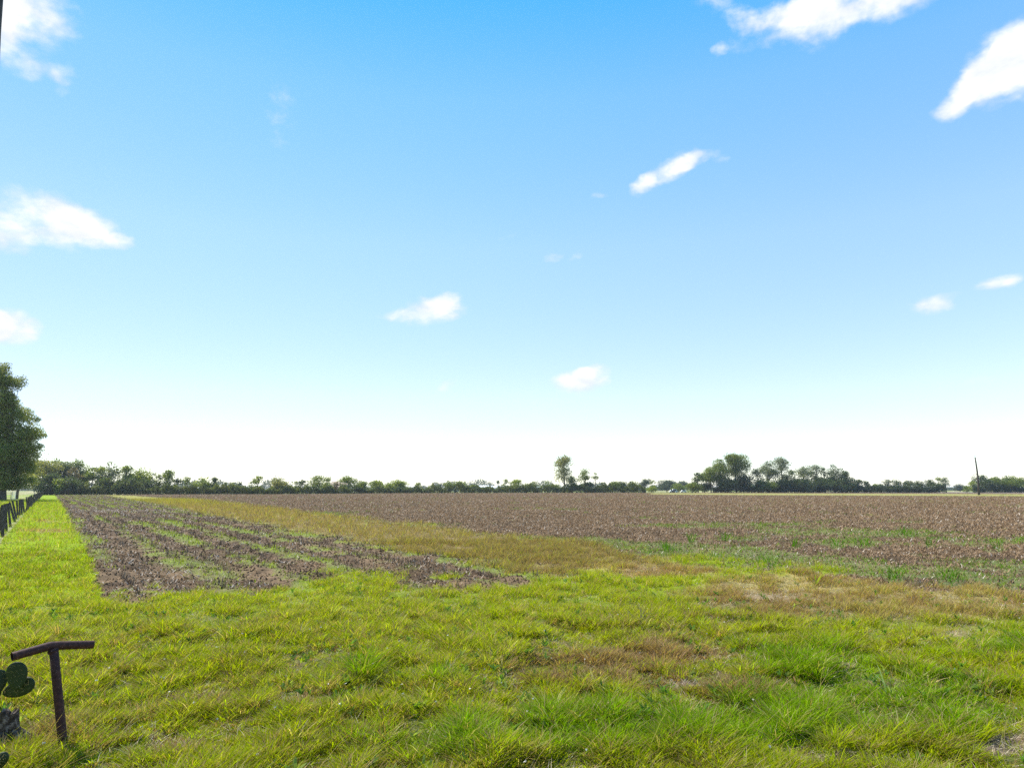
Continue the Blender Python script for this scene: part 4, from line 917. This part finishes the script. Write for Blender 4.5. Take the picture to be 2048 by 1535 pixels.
mr = N.new('ShaderNodeMapRange'); mr.interpolation_type = 'SMOOTHSTEP'; L.new(d, mr.inputs['Value']); mr.inputs['From Min'].default_value = .05; mr.inputs['From Max'].default_value = 1.6
dens = mth('MULTIPLY', mr.outputs[0], mth('POWER', gate_, .8), clamp=True)
# the atmosphere: Nishita sky, with a hand-set tint by elevation: more saturated high up, paler low down
hs = N.new('ShaderNodeHueSaturation'); hs.inputs['Saturation'].default_value = 1.0; hs.inputs['Value'].default_value = 1.0; L.new(sky.outputs[0], hs.inputs['Color'])
er = N.new('ShaderNodeValToRGB'); L.new(mth('DIVIDE', eln, R(45.)), er.inputs['Fac'])
E_ = er.color_ramp.elements
TINT = [(0., (.5, .5, .53)), (.085, (.50, .485, .51)), (.167, (.57, .485, .485)), (.442, (.605, .61, .575)), (.695, (.445, .645, .675)), (.845, (.22, .61, .73))]
while len(E_) < len(TINT): E_.new(.5)
for e_, (p_, c_) in zip(E_, TINT): e_.position = p_; e_.color = (*c_, 1)
tm = N.new('ShaderNodeVectorMath'); tm.operation = 'MULTIPLY'; L.new(hs.outputs[0], tm.inputs[0]); L.new(er.outputs['Color'], tm.inputs[1])
t2 = N.new('ShaderNodeVectorMath'); t2.operation = 'SCALE'; L.new(mth('MULTIPLY_ADD', mth('SINE', azn), .62, 2.), t2.inputs['Scale']); L.new(tm.outputs[0], t2.inputs[0])
mxc = N.new('ShaderNodeMix'); mxc.data_type = 'RGBA'; mxc.clamp_factor = True
L.new(dens, mxc.inputs['Factor']); L.new(t2.outputs[0], mxc.inputs['A']); pass
cs = N.new('ShaderNodeMix'); cs.data_type = 'RGBA'; cs.clamp_factor = True; L.new(mth('SUBTRACT', mth('MULTIPLY', mth('ADD', nz(17, 4, 2.2, 9.1).outputs['Fac'], mth('MULTIPLY', dens, .2)), 3.2), 1.45), cs.inputs['Factor'])
cs.inputs['A'].default_value = (4.2, 4.5, 4.9, 1); cs.inputs['B'].default_value = (5.5, 5.55, 5.6, 1); L.new(cs.outputs['Result'], mxc.inputs['B'])
L.new(mxc.outputs['Result'], bg.inputs['Color']); bg.inputs['Strength'].default_value = SKYS
w.cycles.sampling_method = 'MANUAL'; w.cycles.sample_map_resolution = 512

hm = bpy.data.materials.new('haze'); hm.use_nodes = True; hn = hm.node_tree; hn.nodes.clear()
ho = hn.nodes.new('ShaderNodeOutputMaterial'); hv = hn.nodes.new('ShaderNodeVolumePrincipled'); hv.inputs['Color'].default_value = (.86, .93, 1, 1); hv.inputs['Density'].default_value = .00012; hv.inputs['Anisotropy'].default_value = .3
hn.links.new(hv.outputs[0], ho.inputs['Volume'])
mb = MB(); mb.box((0, 0, 13.5), (21500, 21500, 31)); tag(mb.build('haze', hm), None, kind='stuff')

sc.render.resolution_x, sc.render.resolution_y = 1024, 767
sc.view_settings.view_transform = 'Standard'; sc.view_settings.look = 'None'; sc.view_settings.gamma = 1; sc.view_settings.exposure = .78
sc.cycles.max_bounces = 6; sc.cycles.diffuse_bounces = 3; sc.cycles.transmission_bounces = 4; sc.cycles.use_denoising = False; sc.cycles.sample_clamp_direct = .9; sc.cycles.sample_clamp_indirect = .9
